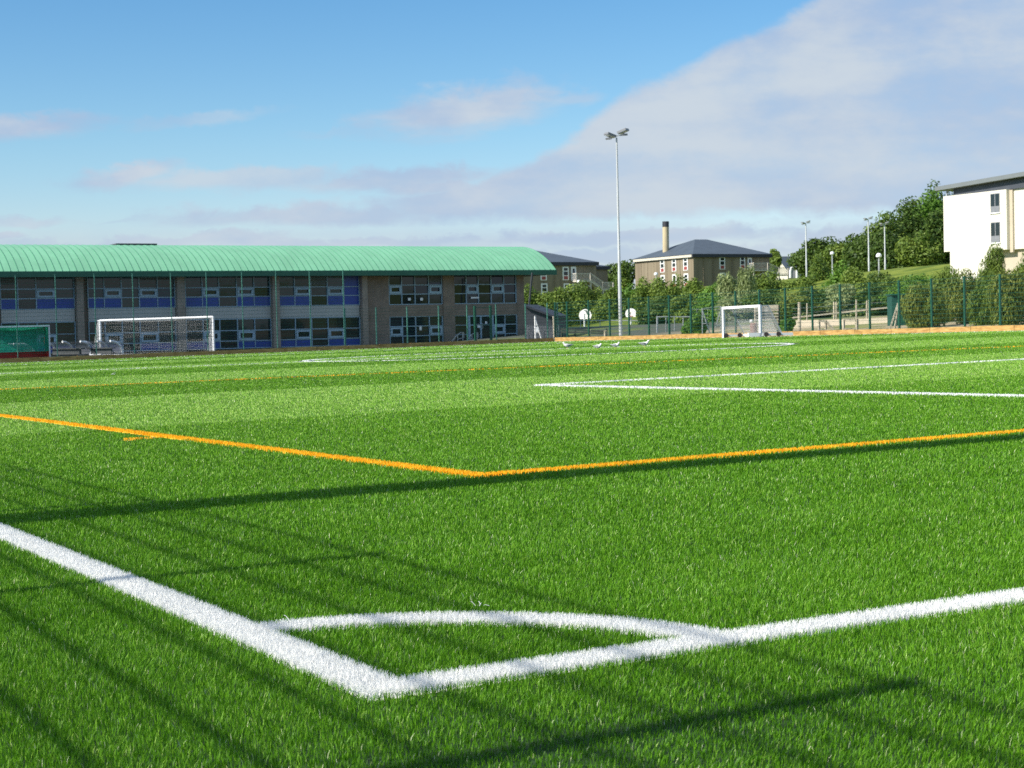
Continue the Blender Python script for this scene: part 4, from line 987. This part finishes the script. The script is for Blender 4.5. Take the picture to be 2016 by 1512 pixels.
for i, (x_, y0, y1) in enumerate(((1161, 650, 664), (1191.5, 652, 664))):
    p = at(x_, y1, 113.); m = MB(); m.bar(p-np.array([0, 0, .5]), at(x_, y0, 113.), .12); m.box(at(x_, y0, 113.)+np.array([0, 0, .02]), .15, .15, .05); tag(m.build('bollard', M['old_timber'], origin=p), ('short timber stump post left of the other stump behind the fence', 'short timber stump post closest to the tall mast')[i], 'post', 'timber stump posts')
# leaning white frame with a sign
s_ = thing('sign_stand', at(1055, 667, 110.5), 'leaning white stand with small pale sign by the school corner', 'sign')
m = MB(); m.bar(at(1054.5, 668, 110.5), at(1053.5, 622, 110.5), .09); m.bar(at(1054, 628, 110.5), at(1066, 668, 110.5), .06); m.build('frame', M['white_paint'], s_)
m = MB(); c = at(1057.5, 649.5, 110.3); m.box(c, .17, .03, .34); m.build('sign_board', M['sign_white'], s_)
m = MB(); p = at(1091, 667, 110.2); m.bar(p, at(1089.5, 622, 110.2), .07); tag(m.build('pale_pole', M['old_timber'], origin=p), 'slim pale pole leaning between the palisade bars', 'pole')
# shed
sh_ = thing('shed', at(1062, 668, 125.), 'low shed with sloping dark roof beside the school', 'shed')
q = [at(x_, y_, 124.) for x_, y_ in ((1033, 604), (1084, 624), (1090, 668), (1033, 668))]; bkq = [p+np.array([1.2, 4, 0]) for p in q]
m = MB(); m.add(q+bkq, [(3, 2, 1, 0), (4, 5, 6, 7), (0, 1, 5, 4), (1, 2, 6, 5), (2, 3, 7, 6), (3, 0, 4, 7)]); m.build('wall', M['shed_wall'], sh_)
e0, e1 = q[0]+np.array([-.1, -.3, .02]), q[1]+np.array([.25, -.3, -.07]); m = MB(); f0, f1 = e0+np.array([1.2, 4.6, 0]), e1+np.array([1.2, 4.6, 0]); th_ = np.array([0, 0, .16])
m.add([e0, e1, f1, f0, e0+th_, e1+th_, f1+th_, f0+th_], [(3, 2, 1, 0), (4, 5, 6, 7), (0, 1, 5, 4), (1, 2, 6, 5), (2, 3, 7, 6), (3, 0, 4, 7)]); m.build('roof', M['slate_dark'], sh_)
# grey goal frame stored behind the fence
Dg = 97.; k_ = thing('goal_frame', at(1383, 659, Dg), 'grey steel goal frame standing behind the mesh fence', 'goal frame')
m = MB()
for a, b_ in (((1383, 660), (1383, 607)), ((1383, 611), (1398, 658)), ((1383, 637), (1391, 637)), ((1419, 660), (1419, 603)), ((1419, 611), (1408, 645)), ((1419, 640), (1409, 640))): m.bar(at(*a, Dg), at(*b_, Dg), .05)
m.bar(at(1383, 607.5, Dg), at(1419, 603.5, Dg+3), .05); m.build('tube_frame', M['galv'], k_)
# slatted timber rack seen through the portable goal
Dr = 92.; rk = thing('slatted_rack', at(1510, 655, Dr), 'pale slatted timber rack behind the portable goal', 'rack')
for i in range(8):
    y_ = 606+i*6.0; m = MB(); a, b_ = at(1487, y_, Dr), at(1532, y_-1.2, Dr); m.bar(a, b_, .12, .10 if i else .26); m.build('slat', M['old_timber'], rk)
for x_ in (1487.5, 1533):
    m = MB(); m.bar(at(x_, 658, Dr+.1), at(x_, 601, Dr+.1), .10); m.build('upright', M['dark_timber'] if x_ > 1500 else M['old_timber'], rk)
bn = thing('bin', at(1484, 660, 89.), 'reddish brown bin seen through the goal net', 'bin')
m = MB(); p = at(1484, 662, 89.); m.tube([p, zoff(p, .66), zoff(p, .7)], [.17, .19, .16], 14); m.build('body', M['brown_box'], bn)
m = MB(); c = at(1479, 632.5, 89.); r0 = .09
m.tube([c+np.array([0, 0, r0*math.cos(math.pi*i/8)]) for i in range(9)], [max(.004, r0*math.sin(math.pi*i/8)) for i in range(9)], 12); tag(m.build('ball', M['white_paint'], smooth=True), 'small white ball lying on the reddish brown bin', 'ball')
# weathered timber pieces further right
def poles(name, lst, Dq, w, mm, labels, cat, group):
    for (x_, y0, y1), lb in zip(lst, labels):
        p = at(x_, y1, Dq); p[2] = min(p[2], tz(p)); t = at(x_, y0, Dq); m = MB(); m.tube([p, p+(t-p)*.5, t], [w, w*.95, w*.85], 8)
        tag(m.build(name, mm, origin=p), lb, cat, group)
poles('timber_post', [(1573.5, 595, 650)], 89.5, .095, M['old_timber'], ['thick weathered timber post right of the slatted rack'], 'post', 'weathered posts behind the fence')
pen = thing('timber_barrier', at(1626, 650, 86.5), 'weathered timber barrier with sloping brace behind the fence', 'barrier')
Dq = 86.5
for a, b_, nm, w in (((1612.5, 631), (1612.5, 652), 'post', .09), ((1626, 631), (1626, 652), 'post', .09), ((1611, 631.5), (1627, 632), 'top_rail', .1), ((1612, 650), (1628, 650), 'bottom_rail', .09), ((1626, 632), (1642, 650), 'brace', .1)):
    m = MB(); m.bar(at(*a, Dq), at(*b_, Dq), w); m.build(nm, M['old_timber'], pen)
dk = thing('timber_hurdle', at(1675, 650, 84.5), 'pale timber frame with one plank standing in the sand', 'hurdle'); Dq = 84.5
for a, b_, nm, w in (((1661, 630), (1661, 652), 'post', .1), ((1687, 628), (1687, 652), 'post', .12), ((1660, 629), (1687, 628.5), 'top_rail', .09), ((1661, 648), (1687, 647.5), 'bottom_rail', .1)):
    m = MB(); m.bar(at(*a, Dq), at(*b_, Dq), w); m.build(nm, M['old_timber'], dk)
cf = thing('wire_fence', at(1640, 640, 112.), 'far wire fence on slim pale posts with a top rail', 'fence')
for x_, y0, y1 in ((1589, 597, 640), (1642, 594, 640), (1646.5, 594.5, 640), (1686, 590, 640), (1706.5, 592, 640), (1710.5, 590, 640), (1765, 590, 636)):
    m = MB(); m.bar(at(x_, y1+6, 112.), at(x_, y0, 112.), .075); m.build('post', M['old_timber'], cf)
m = MB(); m.bar(at(1560, 625.5, 112.), at(1640, 617, 112.), .07, .1); m.bar(at(1640, 617, 112.), at(1790, 601, 112.), .07, .1); m.build('rail', M['old_timber'], cf)
m = MB()
for y_ in (600, 610): m.bar(at(1560, y_+8, 112.), at(1790, y_-9, 112.), .012)
m.build('wire', M['galv'], cf)
lw = thing('low_wall', at(1730, 646, 104.), 'long pale sandy wall low behind the fence', 'wall')
m = MB(); a, b_ = at(1560, 640, 106.), at(1830, 634, 100.); a[2] = b_[2] = tz(a)-.2; zt_ = at(1730, 627, 104.)[2]
m.bar(np.array([a[0], a[1], (a[2]+zt_)/2]), np.array([b_[0], b_[1], (b_[2]+zt_)/2]), .3, zt_-a[2]); m.build('wall', M['beige_render'], lw)
gc = thing('green_cabin', at(1773, 640, 96.), 'dark green cabin behind the fence beside the olive bushes', 'cabin')
c = at(1773, 603, 96.); w = 34*96/F; z1 = at(1773, 581, 96.)[2]; z0 = tz(c)
m = MB(); m.box(np.array([c[0], c[1]+.6, (z0+z1)/2]), w, 1.2, z1-z0); m.build('body', M['green_box'], gc)
m = MB(); m.box(np.array([c[0], c[1]+.55, z1+.04]), w+.15, 1.4, .08); m.build('lid', M['post_green'], gc)
m = MB(); m.box(np.array([c[0]+w*.2, c[1]-.01, (z0+z1)/2-.1]), w*.4, .03, (z1-z0)*.7); m.build('door', M['post_green'], gc)
tr_ = thing('trestle', at(1760, 648, 83.), 'weathered leaning timber trestle by the green cabin', 'trestle')
for a, b_ in (((1752, 648), (1768, 597)), ((1761, 648), (1769, 600))):
    m = MB(); m.bar(at(*a, 84.), at(*b_, 84.), .07); m.build('leg', M['old_timber'], tr_)

# ------------------------------------------------------------------ gulls on the pitch
def gull(px, py, L, head, label):
    p = ground(px, py); p[2] += .02; s = L/.36; hd = np.array([head, -.15, 0.]); hd /= np.linalg.norm(hd); up = np.array([0, 0, 1.])
    root = thing('gull', p, label, 'gull', 'gulls resting on the pitch')
    q = lambda f, z, y=0.: p+hd*f*s+up*z*s+np.cross(up, hd)*y*s
    m = MB(); m.tube([q(-.20, .125), q(-.16, .125), q(-.09, .115), q(0, .11), q(.07, .125), q(.11, .16), q(.125, .195), q(.14, .215), q(.165, .215), q(.18, .208)], [.008, .024, .05, .064, .058, .038, .032, .034, .028, .01], 12); m.build('body', M['gull_white'], root, True)
    for sd_ in (1, -1):
        m = MB(); m.tube([q(.06, .135, .045*sd_), q(0, .135, .06*sd_), q(-.1, .135, .048*sd_), q(-.19, .14, .02*sd_), q(-.25, .145, .008*sd_)], [.012, .03, .028, .016, .004], 8); m.build('wing', M['gull_grey'], root, True)
        m = MB(); m.tube([q(0, .06, .025*sd_), q(.005, -.02, .025*sd_), q(.04, -.02, .025*sd_)], .007, 6); m.build('leg', M['gull_beak'], root)
    m = MB(); m.tube([q(.175, .208), q(.225, .198)], [.010, .003], 6); m.build('beak', M['gull_beak'], root)
gull(1117, 687, .36, -1, 'grey winged gull standing alone left of the other gulls')
gull(1177, 688, .27, 1, 'smallest crouching white gull, second in the row')
gull(1212, 686, .30, 1, 'upright white gull between the crouching gull and the last gull')
gull(1269, 684, .36, 1, 'white gull stretched forward at the row end near the circle')

# ------------------------------------------------------------------ trees and bushes
LEAF = {
 'bush': leaf_mat('bush leaves', (.05, .105, .014), (.25, .34, .06)),
 'olive': leaf_mat('olive leaves', (.065, .125, .018), (.25, .33, .06)),
 'silver': leaf_mat('silver leaves', (.13, .18, .06), (.42, .48, .22)),
 'dark': leaf_mat('dark leaves', (.028, .068, .010), (.13, .20, .035)),
 'rust': leaf_mat('rusty leaves', (.06, .12, .016), (.27, .30, .06)),
 'green': leaf_mat('fresh green leaves', (.05, .125, .012), (.20, .36, .05)),
}
def foliage(c, rx, ry, rz, n, size, seed, upright=False, lobes=14):
    q = np.random.RandomState(seed)
    # lobes through the crown's volume
    lc = q.normal(0, 1, (lobes, 3)); lc /= np.linalg.norm(lc, axis=1)[:, None]; lc *= q.uniform(.15, .72, (lobes, 1))**.8
    lr = q.uniform(.28, .5, lobes)*np.where(lc[:, 2] < -.4, .8, 1.)
    k = q.choice(lobes, n, p=lr**2/np.sum(lr**2)); d = q.normal(0, 1, (n, 3)); d /= np.linalg.norm(d, axis=1)[:, None]
    r = lr[k]*q.uniform(.45, 1.12, n)**.6
    p = lc[k]+d*r[:, None]
    lo_, hi_ = np.percentile(p, 1.5, axis=0), np.percentile(p, 98.5, axis=0); p = (p-(lo_+hi_)/2)/((hi_-lo_)/2)
    lc = lc
    p = p*np.array([rx, ry, rz])+c
    nn = d+q.normal(0, .55, (n, 3)); nn /= np.linalg.norm(nn, axis=1)[:, None]
    t = q.normal(0, 1, (n, 3)); 
    if upright: t[:, 2] = np.abs(t[:, 2])+1.5
    t -= nn*np.sum(t*nn, 1)[:, None]; t /= np.linalg.norm(t, axis=1)[:, None]; bt = np.cross(nn, t)
    s = size*q.uniform(.55, 1.25, n)[:, None]; e = t*s*(1.7 if upright else 1.); f = bt*s*(.42 if upright else .7)
    V_ = np.stack([p-e*.5, p+f*.5, p+e*.6, p-f*.5], 1).reshape(-1, 3)
    F_ = np.arange(n)[:, None]*4+np.array([[0, 1, 2, 3]])
    lt = q.uniform(-.22, .22, lobes)
    T_ = np.repeat(np.clip(.42+lt[k]+q.normal(0, .2, n), 0, 1), 4)
    return V_, F_, T_
seedc = [100]
def plant(name, cat, px0, px1, ytop, Dq, kind, label, group, n=2600, size=None, trunk=False, ybot=None, depth=1., upright=False, stretch=1.0, lobes=16):
    seedc[0] += 1
    c = at((px0+px1)/2, 600, Dq); zt_ = at((px0+px1)/2, ytop, Dq)[2]; z0 = terrain(c[0], c[1])
    rx = (px1-px0)/2*Dq/F
    lo = z0-.1 if ybot is None else at((px0+px1)/2, ybot, Dq)[2]
    H_ = zt_-lo; cc_ = np.array([c[0], c[1], lo+H_*.5])
    root = thing(name, (c[0], c[1], z0), label, cat, group)
    size = size or max(.13, Dq*.0015)
    Vv, Ff, Tt = foliage(cc_-np.array([c[0], c[1], z0]), rx*1.02*stretch, rx*depth*.9, H_*.55, n, size, seedc[0], upright, lobes)
    ob = np_obj('crown' if trunk else 'foliage', Vv, Ff, Tt, [LEAF[kind]]); ob.parent = root
    m = MB(); q = np.random.RandomState(seedc[0]); base = np.array([c[0], c[1], z0-.2])
    r0 = max(.05, rx*(.09 if trunk else .05))
    tp = np.array([c[0]+q.uniform(-.2, .2)*rx, c[1], lo+H_*.55])
    m.tube([base, base+(tp-base)*.5+np.array([q.uniform(-.1, .1)*rx, 0, 0]), tp], [r0, r0*.7, r0*.3], 8)
    for i in range(5 if trunk else 3):
        s = base+(tp-base)*q.uniform(.35, .7); e = cc_+np.array([q.uniform(-.6, .6)*rx, q.uniform(-.5, .5)*rx, q.uniform(-.1, .35)*H_]); m.tube([s, (s+e)/2+np.array([0, 0, -.03*H_]), e], [r0*.5, r0*.35, r0*.12], 6)
    m.build('trunk' if trunk else 'stem', M['bark'], root)
    return root
HG_ = 'bushes of the hedge behind the court'
for px0, px1, yt, Dq, kd, lb in [
 (1026, 1078, 577, 205, 'bush', 'pale green bush beside the school wall below the shaded block'),
 (1066, 1112, 580, 212, 'olive', 'olive bush behind the palisade fence'),
 (1100, 1152, 573, 218, 'bush', 'round bush under the shaded block balcony'),
 (1140, 1192, 572, 224, 'olive', 'olive bush at the foot of the fire escape stairs'),
 (1178, 1230, 578, 216, 'bush', 'bush directly left of the tall mast'),
 (1220, 1268, 572, 224, 'green', 'fresh green bush directly right of the tall mast'),
 (1256, 1306, 563, 222, 'bush', 'bush at the far corner of the sunlit concrete wall'),
 (1296, 1350, 559, 218, 'olive', 'olive bush below the sunlit wall windows'),
 (1340, 1388, 563, 214, 'bush', 'bush at the lit and shaded wall corner'),
 (1378, 1428, 571, 206, 'green', 'fresh green bush below the shaded wall of the flue block'),
 (1414, 1454, 553, 190, 'silver', 'silvery willow bush before the shaded wall'),
 (1450, 1482, 543, 186, 'silver', 'taller silvery willow bush below the fire escape'),
 (1480, 1528, 556, 190, 'bush', 'bush under the fire escape landing'),
 (1514, 1562, 555, 194, 'olive', 'olive bush below the orange roofed house'),
 (1552, 1600, 555, 190, 'bush', 'bush in front of the grey gabled house'),
 (1592, 1640, 524, 196, 'olive', 'tall olive bush left of the mushroom lamp'),
 (1630, 1682, 536, 184, 'green', 'fresh green bush below the mushroom lamp'),
 (1668, 1722, 541, 168, 'olive', 'olive bush left of the grass bank'),
]: plant('bush', 'bush', px0, px1, yt, Dq, kd, lb, HG_, n=9500, ybot=655, upright=kd == 'silver', stretch=1.1 if 1400 < px0 < 1600 else 1.35, lobes=22)
for px0, px1, yt, Dq, kd, lb in [
 (1268, 1330, 598, 150, 'dark', 'dark low bush behind the pale steel panel'),
 (1322, 1372, 590, 146, 'bush', 'low bush left of the grey goal frame'),
 (1350, 1384, 624, 108, 'green', 'small bush in front of the tall grey mesh'),
 (1376, 1430, 592, 142, 'green', 'fresh green shrub behind the grey goal frame'),
 (1424, 1486, 585, 138, 'silver', 'silvery shrub above the portable goal'),
 (1478, 1548, 580, 135, 'dark', 'dark shrub behind the slatted rack'),
 (1536, 1596, 585, 128, 'rust', 'rusty shrub above the thick timber post'),
 (1586, 1650, 572, 130, 'dark', 'dark shrub behind the far wire fence'),
 (1640, 1706, 566, 126, 'silver', 'greyish shrub behind the pale timber frame'),
 (1694, 1752, 572, 122, 'dark', 'dark shrub left of the green cabin'),
 (1738, 1798, 556, 124, 'olive', 'olive shrub rising behind the green cabin'),
 (1715, 1768, 545, 140, 'dark', 'dark shrub at the foot of the white mushroom lamp on the bank'),
 (1765, 1850, 549, 118, 'green', 'fresh green shrub between the green cabin and the grass bank'),
 (1535, 1557, 632, 92, 'green', 'small bright weed bush at the slatted rack'),
]: plant('shrub', 'shrub', px0, px1, yt, Dq, kd, lb, 'shrubs between the fence and the hedge', n=7500, ybot=None, stretch=1.25, lobes=20)
for px0, px1, yt, Dq, kd, lb in [
 (1786, 1850, 572, 90, 'rust', 'rusty tipped bush nearest the green cabin'),
 (1828, 1890, 543, 96, 'olive', 'olive bush at the lower left corner of the white building'),
 (1872, 1934, 549, 92, 'rust', 'rusty bush below the blank white wall'),
 (1916, 1974, 548, 88, 'bush', 'green bush before the narrow white windows'),
 (1938, 1986, 499, 108, 'olive', 'tall thin olive bush below the white bay'),
 (1958, 2028, 546, 84, 'rust', 'rusty bush nearest the right edge of the fence'),
 (1984, 2050, 513, 100, 'bush', 'tall green bush at the right edge'),
 (2030, 2100, 540, 92, 'olive', 'olive bush just beyond the right edge'),
]: plant('bush', 'bush', px0, px1, yt, Dq, kd, lb, 'bushes below the white building', n=12000, ybot=None, size=.135, depth=.8, upright=True, stretch=1.2, lobes=22)
TG = 'trees on the wooded hill'
for px0, px1, yt, yb, Dq, kd, lb in [
 (1580, 1646, 479, 545, 285, 'dark', 'broad dark tree right of the grey gabled house'),
 (1634, 1692, 487, 545, 280, 'olive', 'low olive tree behind the mushroom lamp'),
 (1680, 1728, 472, 545, 275, 'dark', 'dark tree behind the taller distant mast'),
 (1716, 1772, 442, 540, 278, 'olive', 'olive tree between the two distant masts and the hill'),
 (1756, 1812, 415, 535, 285, 'dark', 'dark tree halfway up the wooded hill'),
 (1798, 1852, 399, 530, 290, 'green', 'fresh green tree next to highest on the hill'),
 (1834, 1892, 388, 525, 296, 'dark', 'highest dark tree touching the white building'),
 (1735, 1790, 480, 545, 262, 'dark', 'lower dark tree in front on the hill'),
 (1784, 1836, 470, 532, 260, 'olive', 'lower olive tree in front on the hill'),
 (1826, 1880, 425, 530, 262, 'dark', 'lower dark tree beside the white wall edge'),
 (1775, 1830, 412, 535, 300, 'olive', 'olive tree filling the hill crest below the highest trees'),
 (1690, 1745, 468, 545, 268, 'dark', 'dark tree behind the foot of the two distant masts'),
]: plant('tree', 'tree', px0, px1, yt, Dq, kd, lb, TG, n=11000, trunk=True, ybot=yb-2, size=.5, stretch=1.45, lobes=30)
plant('tree', 'tree', 1194, 1252, 523, 310, 'dark', 'dark tree between the two concrete blocks', None, n=4000, trunk=True, ybot=585, size=.6)
plant('tree', 'tree', 1214, 1240, 524, 300, 'bush', 'small lighter tree right behind the tall mast', None, n=1500, trunk=True, ybot=575, size=.5)
plant('tree', 'tree', 1515, 1537, 497, 300, 'bush', 'single tree between the flue block and the orange roof', None, n=2600, trunk=True, ybot=548, size=.5)
for o in bpy.data.objects:
    if '_o' in o: del o['_o']
